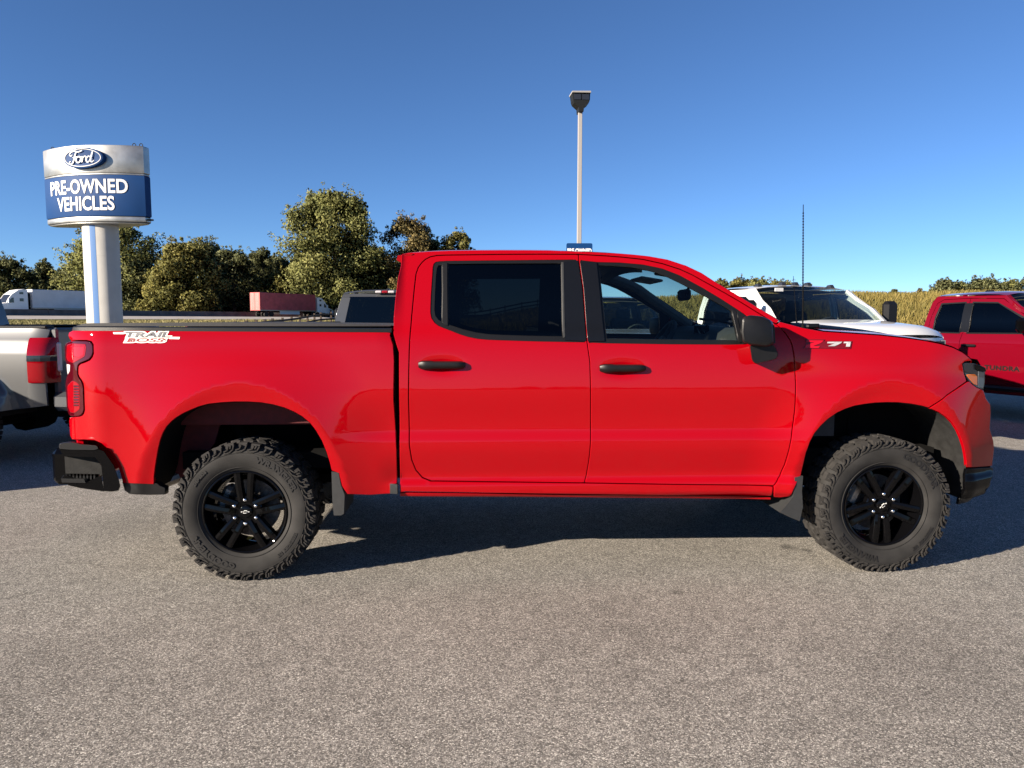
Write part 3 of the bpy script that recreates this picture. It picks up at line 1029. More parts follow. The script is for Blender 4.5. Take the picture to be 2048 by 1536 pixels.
truck = thing('pickup_truck', 'bright red crew cab pickup with black wheels and black bed cover, largest in view', 'pickup truck', (HX, HY, 0))
RED, BLK = M['red'], M['black_plastic']

def both(name, poly, holes, mat, parents, **kw):
    """a panel on the near side and its twin on the far side"""
    res = []
    for side, par in zip((-1, 1), parents):
        res.append(part(name, hero.panel(poly, holes, side=side, **kw), mat, par))
    return res

TT = (truck, truck)
ARCH_R = [(309, 953), (311, 935), (314, 917), (317.5, 897), (322, 879), (327, 866), (334, 854), (343, 844), (353, 836), (366, 828), (381, 821), (398, 814), (416, 809), (442, 806), (469, 804.5), (496, 804.5), (522, 806), (546, 810), (568, 816), (587, 824), (603, 833), (619, 846), (631, 861.5), (643, 882), (652, 904), (658, 923), (662.6, 942)]
ARCH_F = [(1602.6, 951), (1605, 939), (1607.7, 927.6), (1613, 905), (1621, 883.7), (1630, 867), (1641.5, 853), (1656, 839), (1675, 826), (1691, 818.5), (1709, 812.6), (1729, 809), (1750, 806.5), (1774, 805.5), (1797, 805.8), (1822, 808.5), (1844.6, 812.6), (1862, 817.5), (1878.4, 824.4), (1893, 834), (1905.5, 846.4), (1915, 861), (1922, 877), (1927.5, 894), (1931, 911), (1932.5, 922), (1933, 934.4)]
LAMP_EDGE = [(136, 671), (140, 681), (174, 681.5), (182, 683.5), (186, 689), (186.5, 707), (184, 714), (179, 720), (170, 724), (161, 727), (157, 731), (156, 737), (156, 748), (158, 754), (162.5, 760), (166, 767), (167.5, 776), (169, 820), (167, 827), (163, 831), (158, 832.5), (139, 834)]
bed_poly = SP([(783, 664), (400, 660.5), (146, 660), (138, 664)] + LAMP_EDGE + [(138, 842), (140, 872), (144, 880), (170, 880.5), (190, 882), (203, 888), (213, 897), (225, 912), (234, 930), (240, 948), (245, 967), (277, 968.5), (308.6, 970)]
              + ARCH_R + [(677, 947), (683, 972), (694, 989), (740, 991), (787, 988), (795, 965), (794, 900), (788, 800), (789, 720), (787, 690), (781, 671)])
bed = both('bed_side', bed_poly, [], RED, TT, step=.022)

REAR_SEAM = [(845, 955), (862, 962)]
ROOF_SEAM = [(890, 510.5), (1000, 509), (1080, 508.6), (1157, 509), (1213, 512), (1250, 515), (1286, 519), (1325.5, 527.6), (1360, 538.6), (1385, 550), (1408.5, 563), (1450, 586), (1482, 604.5), (1520, 628), (1553, 649)]
CREAR = [(832, 940), (824, 920), (819, 890), (817.5, 800), (818, 740), (819, 700), (821, 665), (824, 631), (829, 578), (832.5, 548), (837, 535), (843.5, 526), (851, 519), (860.6, 514), (874, 511.3)]
BSEAM = [(1157, 509), (1158, 524), (1165.7, 577.7), (1173, 675), (1175.5, 692), (1180, 724), (1181.6, 800), (1181.6, 860), (1181, 890), (1178, 920), (1173, 950), (1169, 966)]
ASEAM = [(1553, 649), (1563, 657), (1572, 668), (1580, 680), (1585, 693), (1588, 712), (1590, 737), (1591.5, 765), (1591.5, 785), (1590, 818), (1587, 843), (1583, 875), (1577, 904), (1569, 930), (1560, 951), (1554, 963), (1547, 972)]
ROOF_TOP = [(803, 507.5), (815, 505), (836, 503.5), (870, 501.5), (900, 500.5), (950, 499.8), (1000, 499.5), (1050, 499.6), (1100, 500), (1160, 502.5), (1200, 504), (1238, 506), (1270, 508.5), (1299, 511.5), (1335, 518), (1372, 530), (1404, 545), (1433, 564), (1470, 586), (1506, 608), (1535, 625.5), (1560, 641)]
cab_poly = SP([(799, 986), (798, 900), (797.5, 800), (797, 705), (792, 690), (786, 668), (786.5, 636), (790, 595), (795, 556), (801, 531), (802, 512)] + ROOF_TOP
              + list(reversed(ROOF_SEAM)) + list(reversed(CREAR)) + REAR_SEAM + [(1000, 964), (1169, 966), (1350, 969), (1547, 972), (1546, 985), (1543, 993), (1350, 991), (1000, 987), (810, 984)])
both('cab_frame', cab_poly, [], RED, TT, step=.022)
# sill under the doors
sill = SP([(800, 987), (1543, 996), (1543, 1000), (800, 993)])
both('rocker_sill', sill, [], RED, TT, step=.05, inset=.001, off=-.012)

RTRIM = [(862, 617), (863, 590), (865.5, 553), (866.7, 534), (868.5, 528), (872, 525), (880, 523.5), (895, 522.7), (1152, 520), (1153, 524), (1161, 578), (1168.5, 675), (1169.5, 684), (1080, 682.5), (1000, 680), (975, 679), (955, 677), (936, 673), (919, 667.5), (902, 660.7), (888, 655.5), (877.7, 651), (870, 645), (864, 636), (862, 626)]
RGLASS = [(896, 527), (960, 526), (1123, 525.5), (1124, 580), (1126, 674), (1060, 673), (1000, 671), (975, 669.5), (951, 666), (925, 659.5), (897, 650)]
RQUART = [(868, 620), (869, 590), (871, 553), (873, 536), (876, 530), (884, 528.5), (885, 580), (884, 645), (876, 640), (870, 632)]
FTRIM = [(1163, 521.5), (1194, 525), (1240, 526), (1286.5, 530), (1325.5, 538), (1360, 551.5), (1408.5, 578), (1445, 600), (1482, 624), (1493, 632), (1494, 660), (1493, 688), (1457, 688.7), (1340, 688), (1213, 686), (1179, 684.5), (1178, 675), (1170.5, 578)]
FGLASS = [(1197, 529.5), (1230, 530.5), (1262, 533), (1290, 538), (1311, 543.5), (1337, 553), (1360, 564), (1408.5, 589.5), (1440, 607), (1464, 621), (1471, 651), (1477, 682), (1400, 681), (1300, 680), (1213, 678), (1205, 604)]
rdoor_poly = SP(list(reversed(CREAR)) + [] ) if False else SP(CREAR + ROOF_SEAM[:4] + BSEAM[1:] + [(1000, 964)] + list(reversed(REAR_SEAM)))
fdoor_poly = SP(list(reversed(BSEAM[1:])) + ROOF_SEAM[3:] + ASEAM[1:] + [(1350, 969)])
rt, ft = SP(RTRIM), SP(FTRIM)
rdoor = both('rear_door', rdoor_poly, [rt], RED, TT, step=.018, inset=.005)
fdoor = both('front_door', fdoor_poly, [ft], RED, TT, step=.018, inset=.005)
rg, rq, fg = SP(RGLASS), SP(RQUART), SP(FGLASS)
both('window_trim', rt, [rg, rq], M['trim_black'], rdoor, step=.03, inset=-.001, off=-.004)
both('window_trim', ft, [fg], M['trim_black'], fdoor, step=.03, inset=-.001, off=-.004)
both('window_glass', rg, [], M['glass_tint'], rdoor, step=.06, inset=-.004, off=-.014, depth=0)
both('window_glass', rq, [], M['glass_dark'], rdoor, step=.06, inset=-.004, off=-.014, depth=0)
both('window_glass', fg, [], M['glass_front'], fdoor, step=.06, inset=-.004, off=-.014, depth=0)
both('pillar_cover', SP([(1127, 523), (1155.6, 521.5), (1157, 530), (1164, 578), (1171.6, 674), (1172, 682), (1129, 680)]), [], M['pillar_black'], rdoor, step=.04, inset=.001, off=.004, depth=.010)
both('pillar_cover', SP([(1159.8, 522.5), (1193, 525), (1201, 604), (1209, 682), (1176, 682.5), (1175.2, 675), (1167.7, 578), (1161, 530)]), [], M['pillar_black'], fdoor, step=.04, inset=.001, off=.004, depth=.010)
both('division_bar', SP([(885.5, 527), (894, 526.5), (894, 580), (895, 651), (890, 648), (884.5, 644), (886, 580)]), [], BLK, rdoor, step=.04, inset=0, off=.002, depth=.008)
both('division_bar', SP([(1464, 618), (1472, 624), (1484, 684), (1478, 684)]), [], BLK, fdoor, step=.04, inset=0, off=.003, depth=.008)
both('weather_strip', SP([(1123.5, 525), (1126.5, 525), (1129.5, 674), (1126.5, 675)]), [], M['flap'], rdoor, step=.05, inset=0, off=.006, depth=.008)

# rubber seals behind the door joints
def grow(poly, k):
    q = clean(poly)
    if area2(q) < 0:
        q = q[::-1]
    q = resample(q, .05)
    return [(p[0] + m[0] * k, p[1] + m[1] * k) for p, m in zip(q, outward(q))]
for poly, dd in ((rdoor_poly, rdoor), (fdoor_poly, fdoor)):
    both('door_seal', grow(poly, .022), [grow(poly, -.022)], M['matte_black'], dd, step=.05, inset=0, off=-.030, depth=.01)

# inner door skins, so that the far doors look right through the glass
for k, (poly, hole, dd) in enumerate(((rdoor_poly, rt, rdoor), (fdoor_poly, ft, fdoor))):
    both('door_lining', poly, [hole], M['interior'], dd, step=.06, inset=.012, off=-.050, depth=.02)

# handles
for (hx, hz), dd in zip(HANDLES, (rdoor, fdoor)):
    for side, par in zip((-1, 1), dd):
        mb = MB()
        rings = []
        for t in np.linspace(-1, 1, 13):
            x = hx + t * .1335
            base = float(W_hero(hx - .2, hz)) * 1.0
            out = base + .014 + .020 * (1 - abs(t) ** 8)
            h = (.0225 if t > -.5 else .026) * (1 - .32 * max(0, abs(t) - .82) / .18)
            zc = hz + .003
            inn = out - .020
            rings.append([(x, side * inn, zc - h), (x, side * out, zc - h * .55), (x, side * (out + .004), zc + h * .1), (x, side * out, zc + h * .75), (x, side * inn, zc + h)])
        mb.loft(rings)
        for sx in (-.115, .115):
            mb.rbox((hx + sx, side * (base + .002), hz), (.030, .034, .030), .006)
        part('door_handle', fix_normals(mb), BLK, par, angle=50)

FENDER_TOP = [(1560.5, 643), (1580, 648), (1606, 655), (1625, 658.5), (1647, 662.5), (1700, 666), (1760, 670), (1811, 675.5), (1850, 681), (1880, 687), (1906, 694.5), (1925, 704), (1938, 714), (1946, 722)]
fender_poly = SP(FENDER_TOP + [(1930, 724), (1925.5, 728), (1928.5, 746), (1934, 763), (1895, 790), (1857, 816.5)] + list(reversed(ARCH_F[:17])) + [(1595, 965), (1588, 980), (1580, 993.5), (1560, 996), (1547, 995), (1547, 985)] + list(reversed(ASEAM)))
both('fender', fender_poly, [], RED, TT, step=.022)
bc_poly = SP([(1935, 764), (1939.5, 763.5), (1945, 769), (1953.5, 775), (1967, 781), (1972, 797), (1980.5, 809), (1981.5, 825), (1979.5, 858), (1984, 872), (1986.5, 881), (1988, 900), (1984.5, 932), (1960, 934)] + list(reversed(ARCH_F[17:])) + [(1858, 817.5), (1895, 791)])
both('bumper_cover', bc_poly, [], RED, TT, step=.02, inset=.003)
both('bumper_valance', round_corners(SP([(1932.5, 937), (1960, 936), (1984, 935), (1984.5, 946), (1979, 962), (1968, 987), (1950, 993), (1930, 997), (1922, 995), (1929, 965)]), .01), [], M['gloss_black'], TT, step=.03, inset=.001, off=.006)
both('air_dam', SP([(1922, 997), (1950, 995), (1940, 1003), (1919, 1009)]), [], BLK, TT, step=.05, inset=0, off=-.01)

# head lamps
HL = [(1926, 728), (1930, 725.7), (1949, 727), (1962, 731), (1970.5, 736), (1971, 746), (1970, 765), (1967.5, 780), (1953.5, 774), (1939.4, 762), (1929, 746)]
hl = both('headlight', SP(HL), [], M['lens_dark'], TT, step=.03, inset=.002, off=-.004)
both('side_marker', SP([(1933.5, 749.5), (1950, 749), (1955, 753), (1955, 771), (1949, 768), (1940, 758)]), [], M['amber'], hl, step=.03, inset=.001, off=-.001, depth=.004)
both('lens', SP([(1957.5, 743), (1969, 741), (1968.5, 764), (1966.5, 777), (1957.5, 773)]), [], M['lens_clear'], hl, step=.03, inset=.001, off=-.001, depth=.004)
both('lamp_brow', SP([(1950, 728.5), (1961, 731.5), (1970, 736), (1971.5, 743), (1957, 741.5), (1950.5, 738)]), [], M['gloss_black'], hl, step=.03, inset=.001, off=.004, depth=.012)

def wat(px, py):
    x, z = S(px, py)
    return (x, z, float(W_hero(x, z)))

# roof, screens, bonnet, nose
st = []
for p in ROOF_TOP[:14]:
    x, z, w = wat(*p)
    st.append((x, z - .003, w - .004))
x0 = st[0]
st = [(x0[0] - .004, x0[1] - .03, x0[2] - .015)] + st
part('roof', cross_patch(st, 0, .042, 28, 2.6), RED, truck, angle=60)
ws = []
for p in ROOF_TOP[13:]:
    x, z, w = wat(*p)
    ws.append((x, z - .006, w - .008))
n = len(ws)
ws = [(x, z, w, .03 + .17 * k / (n - 1), .040 - .03 * k / (n - 1)) for k, (x, z, w) in enumerate(ws)]
part('windshield', cross_patch(ws, n=28, p=2.4, powd=2.4), M['glass_screen'], truck, angle=60)
# dark header band and A-pillar inner trim belong to the frame of the screen
mb = MB()
for sgn in (-1, 1):
    mb.tube([(x - .03, sgn * (w - .055), z - .035) for x, z, w, *_ in ws], .038, 8)
mb.grid([[(ws[0][0] - .03, t * (ws[0][2] - .05), ws[0][1] + .03 * (1 - t * t) - .02 + d) for t in np.linspace(-1, 1, 9)] for d in (0, -.07)])
part('windshield_pillar', mb, M['headliner'], truck)
# back of the cab
bk = [(801, 531), (795, 556), (790, 595), (786.5, 636), (785.5, 668), (797, 720), (797, 985)]
bs = [wat(*p) for p in bk]
def back_rows(i0, i1, m=5):
    rows = []
    for i in range(i0, i1):
        a, b = bs[i], bs[i + 1]
        for k in range(m + (i == i1 - 1)):
            t = k / m
            rows.append((a[0] + (b[0] - a[0]) * t + .012, a[1] + (b[1] - a[1]) * t, a[2] + (b[2] - a[2]) * t - .012))
    return rows
rows = [(st[0][0] + .01, st[0][1], st[0][2] - .01)] + back_rows(0, 6)
def cut(rows, z0, z1, f0, f1):
    q = [r for r in rows if z0 <= r[1] <= z1]
    return MB().grid([[(r[0] - .03 * (1 - t * t), r[2] * t, r[1]) for t in np.linspace(f0, f1, 13)] for r in q])
mb = MB()
zs_ = sorted(r[1] for r in rows)
ztop, zlow = 1.80, 1.47
part('cab_back', cut(rows, ztop - .02, 3, -1, 1), RED, truck)
m2 = cut(rows, 0, zlow + .02, -1, 1)
part('cab_back', m2, RED, truck)
for f0, f1 in ((-1, -.74), (.74, 1)):
    part('cab_back', cut(rows, zlow - .05, ztop + .05, f0, f1), RED, truck)
part('rear_window', cut(rows, zlow - .02, ztop + .04, -.75, .75), M['glass_tint'], truck)
# spoiler lip over the rear window
sx, sz, sw = wat(802, 512)
mb = MB()
mb.loft([[(sx + .07, t * (sw - .01), sz + .014 + .04 * (1 - abs(t) ** 2.6)), (sx - .02, t * (sw - .01), sz + .004 + .035 * (1 - abs(t) ** 2.6)), (sx - .028, t * (sw - .008), sz - .022 + .03 * (1 - abs(t) ** 2.6)), (sx + .02, t * (sw - .02), sz - .05 + .03 * (1 - abs(t) ** 2.6))] for t in np.linspace(-1, 1, 21)])
part('roof_spoiler', fix_normals(mb), RED, truck, angle=40)

hs = []
for p in FENDER_TOP[4:]:
    x, z, w = wat(*p)
    hs.append((x + .004, z + .004, w - .010))
cow = hs[0]
mb = MB()
hb = []
for k_, x_ in enumerate(np.linspace(hs[0][0] - .03, hs[0][0] + .98, 9)):
    t_ = k_ / 8
    i_ = min(range(len(hs)), key=lambda j: abs(hs[j][0] - x_))
    za = np.interp(x_ - .06, [h[0] for h in hs], [h[1] for h in hs])
    w_ = .60 - .10 * t_
    zz = float(za) + .012
    hb.append([(x_, -w_, zz), (x_, -w_ + .05, zz + .034 * (1 - t_ * .9)), (x_, 0, zz + .042 * (1 - t_ * .9)), (x_, w_ - .05, zz + .034 * (1 - t_ * .9)), (x_, w_, zz)])
part('hood_bulge', MB().grid(hb), M['gloss_black'], truck, angle=60)
hs2 = [(x, z, w, .02 + .14 * smoothstep(1.2, 2.5, x), .014) for x, z, w in hs]
lx, lz, lw = hs[-1]
hs2 += [(lx + .035, lz - .016, lw - .012, .17, .010), (lx + .05, lz - .035, lw - .02, .175, .005)]
part('hood', cross_patch(hs2, n=28, p=7, powd=2.2), RED, truck, angle=50)
mb = MB()
mb.grid([[(cow[0] + d, t * cow[2], cow[1] + h) for t in np.linspace(-1, 1, 11)] for d, h in ((-.30, .0), (-.16, -.05), (.04, -.05), (.04, -.01))])
part('cowl_panel', mb, M['matte_black'], truck)
mb = MB()
mb.rbox(HP(1626, 652, 4.30), (.085, .03, .030), .010)
part('washer_nozzle', mb, M['pillar_black'], truck)
mb = MB()
for y0, y1 in ((-.62, .05), (.08, .70)):
    mb.tube([(cow[0] - .10, y0, cow[1] + .012), (cow[0] - .22, (y0 + y1) / 2, cow[1] + .06), (cow[0] - .24, y1, cow[1] + .07)], .010, 6)
part('wiper', mb, M['matte_black'], truck)

fr = [(1958, 719), (1968, 737), (1967.5, 780), (1972, 797), (1980.5, 809), (1981, 825), (1979, 858), (1986, 880), (1988, 900), (1984, 934), (1978, 962), (1967.5, 988)]
fs = []
for i, p in enumerate(fr):
    x, z, w = wat(*p)
    fs.append((x - .004, z, w - .008, .155, 0))
part('nose', cross_patch(fs, n=24, powd=2.2), M['gloss_black'], truck, angle=50)
mb = MB()
for i in range(6):
    z = .86 + i * .055
    mb.tube([(fs[2][0] + .03 + .13 * (1 - (t / .72) ** 2), t, z) for t in np.linspace(-.72, .72, 13)], .016, 6)
part('grille', mb, M['gloss_black'], truck)
mb = MB()
mb.rbox((fs[4][0] + .165, 0, 1.00), (.03, .30, .10), .02)
part('nose_badge', mb, M['gloss_black'], truck)

# tail lamps
TL = [(139, 684), (150, 682.5), (173, 683), (181, 685), (184.5, 690), (185, 706), (182, 713), (177, 718), (168, 722), (159, 725.5), (155, 730), (154, 737), (154, 748), (156, 755), (160.5, 761), (164, 768), (165.5, 776), (167, 819), (165, 826), (161, 829.5), (156, 831), (141, 832), (137, 826), (134, 812), (132, 770), (133, 757), (136, 750), (135, 728), (131, 720), (130, 692), (133, 686.5)]
tl = both('tail_light', round_corners(SP(TL), .012, 3), [], M['tail_dark'], TT, step=.02, inset=.001, off=.002, depth=.03)
both('upper_lens', round_corners(SP([(135, 690), (146, 687.5), (171, 689), (172.5, 694), (170, 712), (160, 718), (147, 725.5), (137, 722), (133.5, 716)]), .01), [], M['tail_red'], tl, step=.02, inset=0, off=.004, depth=.003)
both('lower_lens', round_corners(SP([(136, 772), (145, 762), (153, 765), (159, 771), (159.5, 818), (150, 825), (141, 824), (137, 812)]), .01), [], M['tail_red'], tl, step=.02, inset=0, off=.004, depth=.003)
both('reverse_lens', SP([(134.5, 729), (140, 730), (139.5, 742), (136, 748)]), [], M['tail_clear'], tl, step=.02, inset=0, off=.004, depth=.003)
both('inner_reflector', SP([(143, 692.5), (169, 693.5), (167.5, 709.5), (158, 715), (144, 709)]), [], M['emblem_red'], tl, step=.02, inset=0, off=.006, depth=.002)
mb = MB()
for k in range(8):
    for a, b in ((148.5, 158),):
        y = 771.5 + k * 5.4
        q = hero.panel(SP([(a, y), (b, y), (b, y + 2.2), (a, y + 2.2)]), side=-1, step=.03, inset=0, off=.006, depth=.002)
        mb.add(q.v, q.f)
part('lens_rib', mb, M['tail_dark'], tl[0])

# tailgate, bed, rail caps and the rolled vinyl cover
xr = S(137, 760)[0]
zt = S(300, 660)[1]
wr = float(W_hero(xr + .02, 1.0))
mb = MB()
mb.rbox((xr + .055, 0, .98), (.07, 2 * wr - .03, .86), .02)
part('tailgate', mb, RED, truck)
bx0, bx1 = xr + .01, S(784, 700)[0]
mb = MB()
for s_ in (-1, 1):
    mb.box(((bx0 + bx1) / 2, s_ * .80, 1.17), (bx1 - bx0, .03, .56))
mb.box(((bx0 + bx1) / 2, 0, .90), (bx1 - bx0, 1.60, .04))
mb.box((bx1 - .012, 0, 1.03), (.02, 1.62, .84))
part('bed_box', mb, M['well_red'], truck)
for s_ in (-1, 1):
    mb = MB()
    q = []
    for px in (146, 160, 300, 500, 700, 783):
        x, z = S(px, 660.5 + (px - 146) * .0055)
        w = float(W_hero(x, z))
        q.append([(x, s_ * (w + .002), z - .002), (x, s_ * (w + .001), z + .017), (x, s_ * (w - .012), z + .022), (x, s_ * (w - .12), z + .020), (x, s_ * (w - .12), z - .03)])
    mb.loft(q)
    part('bed_rail', fix_normals(mb), BLK, truck)
q = []
for px, py, wd in ((152, 657, -.045), (163, 648, -.050), (172, 646.5, -.045), (300, 646, -.045), (420, 644.5, -.045), (560, 647, -.045), (700, 648.5, -.045), (760, 650, -.045), (781, 653, -.045)):
    x, z = S(px, 661)
    w = float(W_hero(x, z)) + wd
    zt2 = on_y(px, py, HY - w).z
    x = on_y(px, py, HY - w).x - HX
    zb = z + .024
    zt2 = max(zt2, zb + .004)
    q.append([(x, w * t, (zt2 if abs(t) < .995 else zb)) for t in np.concatenate([[-1], np.linspace(-.985, .985, 15), [1]])])
part('tonneau_cover', MB().grid(q), M['vinyl'], truck, angle=30)

# rear bumper with its corner step
BY = 4.10
def bumper_corner(side):
    m0, m1, m2, m3 = MB(), MB(), MB(), MB()
    s_ = side
    def P(px, py, y):
        v = HP(px, py, y)
        return Vector((v.x, s_ * -v.y if s_ > 0 else v.y, v.z))
    # upper shoulder pad
    outl = [(117, 893), (119, 887), (128, 884), (146, 883), (160, 888), (194, 890.5), (198, 899), (188, 902), (140, 901), (120, 899)]
    outl = round_corners(outl, 4, 3)
    m0.loft([[P(x, y, BY + .30) for x, y in outl], [P(x, y, BY + .01) for x, y in outl], [P(157 + (x - 157) * .97, 893 + (y - 893) * .8, BY - .006) for x, y in outl]])
    # main shell
    shell = [(119, 899), (188, 901.5), (197, 898), (208, 902), (228, 931), (238, 960), (241, 972), (237.5, 981), (225, 983.5), (208, 982.5), (206, 960), (203, 930), (190, 914), (128, 912.5)]
    m1.loft([[P(x, y, BY + .30) for x, y in shell], [P(x, y, BY + .012) for x, y in shell], [P(x * .985 + 2.5, y * .985 + 14, BY + .0) for x, y in shell]])
    low = [(122, 961), (129, 950), (171, 965.5), (203, 950), (208, 983), (160, 976), (138, 971)]
    m1.loft([[P(x, y, BY + .25) for x, y in low], [P(x, y, BY + .01) for x, y in low]])
    # recess behind the step
    rec = [(129, 913), (190, 914), (203, 932), (205, 952), (196, 948), (131, 947)]
    m2.loft([[P(x, y, BY + .30) for x, y in rec], [P(x, y, BY + .085) for x, y in rec]])
    # step tread with ribs
    m3.loft([[P(x, y, BY + .10) for x, y in [(126, 950), (195, 950), (200, 955), (126, 957)]], [P(x, y, BY - .0) for x, y in [(122, 957), (168, 958), (171, 966), (124, 965)]]])
    for k in range(9):
        x = 131 + k * 7
        m3.loft([[P(x, 948, BY + .09), P(x + 3.2, 948, BY + .09), P(x + 3.2, 953, BY + .09), P(x, 953, BY + .09)], [P(x, 952, BY + .02), P(x + 3.2, 952, BY + .02), P(x + 3.2, 959, BY + .02), P(x, 959, BY + .02)]])
    return fix_normals(m0), fix_normals(m1), fix_normals(m2), fix_normals(m3)
bmp = MB()
bmp.rbox((xr - .10, 0, .62), (.20, 1.50, .22), .03)
rb = part('rear_bumper', bmp, M['gloss_black'], truck)
for s_ in (-1, 1):
    p0, a, b, c = bumper_corner(s_)
    part('bumper_pad', p0, BLK, rb, angle=50)
    part('corner_cap', a, M['gloss_black'], rb, angle=30)
    part('step_recess', b, M['liner'], rb)
    part('corner_step', c, BLK, rb)
both('lower_trim', SP([(244, 964), (308, 967), (314, 968), (318, 972), (329, 976), (329, 989), (300, 989.5), (258, 987.5), (249, 981)]), [], BLK, TT, step=.05, inset=.001, off=-.003, depth=.05)
both('bed_corner_guard', SP([(781, 968), (795, 968), (795, 987), (781, 986)]), [], M['flap'], TT, step=.05, inset=0, off=.012, depth=.03)
# dark bed gap lining and wheel housings
def housing(arch, mat, depth, name, grow=0.0):
    pts = [S(*p) for p in arch]
    for s_ in (-1, 1):
        rows = []
        for x, z in pts:
            w = float(W_hero(x, z)) - .006
            rows.append([(x, s_ * w, z), (x, s_ * (w - .03), z + grow), (x, s_ * (w - depth), z + grow)])
        mb = MB().grid(rows)
        cx = sum(p[0] for p in pts) / len(pts)
        w = .98 - depth
        hsg = part(name, mb, mat, truck)
        mb = MB()
        mb.add([(x, s_ * (w + .04), z + grow) for x, z in pts], [tuple(range(len(pts)))])
        part('inner_panel', mb, M['matte_black'], hsg)
housing([(300, 985)] + ARCH_R + [(668, 985)], M['matte_black'], .66, 'wheel_housing', .004)
for s_ in (-1, 1):
    mb = MB()
    q = [S(*p) for p in ((300, 985), (322, 860), (352, 815), (420, 785), (560, 785), (640, 845), (600, 852), (425, 851), (398, 868), (388, 905), (362, 940), (345, 985))]
    mb.loft([[(x, s_ * .70, z) for x, z in q], [(x, s_ * .685, z) for x, z in q]])
    part('bed_inner_panel', fix_normals(mb), M['well_red'], truck, smooth=False)
housing([(1596, 1000)] + ARCH_F + [(1925, 1000)], M['liner'], .42, 'wheel_housing', .004)

# chassis
mb = MB()
mb.box((0, 0, .66), (4.6, 1.55, .10))
for s_ in (-1, 1):
    mb.box((-.1, s_ * .43, .56), (5.0, .09, .16))
mb.box((.6, 0, .50), (.9, .5, .25))
mb.tube([(AXR, -.78, HUBZ), (AXR, .78, HUBZ)], .055, 10)
mb.tube([(AXR, -.14, HUBZ), (AXR, .14, HUBZ)], .15, 12)
mb.tube([(AXF, -.75, HUBZ + .02), (AXF, .75, HUBZ + .02)], .04, 8)
mb.tube([(-1.0, .2, .52), (AXR, 0, HUBZ)], .04, 8)
for s_ in (-1, 1):
    mb.box((AXR, s_ * .52, .50), (1.3, .07, .05))
    mb.tube([(AXR + .05, s_ * .60, .45), (AXR - .22, s_ * .48, .86)], .035, 8)
    mb.tube([(AXF - .02, s_ * .62, .48), (AXF, s_ * .56, .92)], .05, 8)
mb.rbox((-.7, .45, .52), (1.0, .4, .24), .05)
part('chassis', mb, M['matte_black'], truck)
mb = MB()
mb.tube([(-.3, -.25, .50), (-1.25, -.30, .50), (-1.45, -.42, .62), (-2.2, -.55, .60), (-2.45, -.72, .52)], .04, 10)
part('exhaust', mb, M['disc_steel'], truck)

# mud flaps
FLAP_R = [(663, 943), (677, 946), (682, 970), (690, 990), (690, 1026), (684, 1029), (670, 1029), (666, 1000)]
FLAP_F = [(1589, 955), (1604, 951), (1604, 982), (1598, 1010), (1592, 1038), (1572, 1030), (1552, 1020), (1570, 1004), (1584, 992)]
for poly in (FLAP_R, FLAP_F):
    q = SP(poly)
    for s_ in (-1, 1):
        mb = MB()
        wmax = max(float(W_hero(x, max(z, .55))) for x, z in q) - .004
        mb.loft([[(x, s_ * (wmax - .30), z) for x, z in q], [(x, s_ * (wmax - .006), z) for x, z in q], [(x * .985 + q[0][0] * .015, s_ * wmax, z * .985 + q[0][1] * .015) for x, z in q]])
        part('mud_flap', fix_normals(mb), M['flap'], truck, angle=25)

# wing mirrors
def mirror(side, par):
    def P(px, py, y):
        v = HP(px, py, 4.13 - (4.13 - y) * (.62 if y < 4.13 else 1))
        return (v.x, v.y * (1 if side < 0 else -1), v.z)
    outl = round_corners([(1484, 636), (1499, 630), (1523, 632.5), (1541, 640), (1546, 650), (1548, 688), (1534, 694), (1500, 690), (1485, 684), (1482, 664)], 5, 3)
    cxx, cyy = 1515, 662
    def sc(k, y, dx=0):
        return [P(cxx + (a - cxx) * k + dx, cyy + (b - cyy) * k, y) for a, b in outl]
    mb = MB()
    mb.loft([sc(.80, 4.115, 6), sc(.97, 4.09, 3), sc(1.0, 4.02), sc(1.0, 3.935), sc(.96, 3.91), sc(.86, 3.898)])
    part('mirror', fix_normals(mb), BLK, par, angle=42)
    mb = MB()
    o2 = round_corners([(1533, 646), (1547, 650), (1549, 686), (1536, 689), (1532, 668)], 2.5, 2)
    mb.loft([[P(a, b, 3.985) for a, b in o2], [P(a + 2, b, 3.93) for a, b in o2]])
    part('mirror_cap', fix_normals(mb), M['pillar_black'], par)
    mb = MB()
    o3 = round_corners([(1499, 690), (1549, 690), (1557, 708), (1553, 718), (1512, 728.5), (1504, 722)], 5, 3)
    mb.loft([[P(a, b, 4.16) for a, b in o3], [P(a, b, 4.02) for a, b in o3], [P(1530 + (a - 1530) * .95, 705 + (b - 705) * .95, 4.0) for a, b in o3]])
    part('mirror_foot', fix_normals(mb), BLK, par, angle=42)
for side, par in zip((-1, 1), fdoor):
    mirror(side, par)
both('mirror_sail', SP([(1483, 626), (1492, 633), (1494, 687), (1486, 687), (1474, 623)]), [], BLK, fdoor, step=.04, inset=0, off=.003, depth=.006)

# mast aerial
a0, a1 = HP(1605.5, 656, 4.215), HP(1606.5, 409, 4.17)
mb = MB()
mb.tube([a0, a0 + (a1 - a0) * .5, a1], [.0042, .0032, .0022], 6)
for k in range(40):
    p = a0 + (a1 - a0) * (.05 + .9 * k / 40)
    mb.tube([p, p + Vector((0, 0, .006))], .0048, 6)
mb.tube([a0 - Vector((0, 0, .012)), a0 + Vector((0, 0, .02))], [.014, .007], 10)
part('aerial', mb, M['matte_black'], truck)

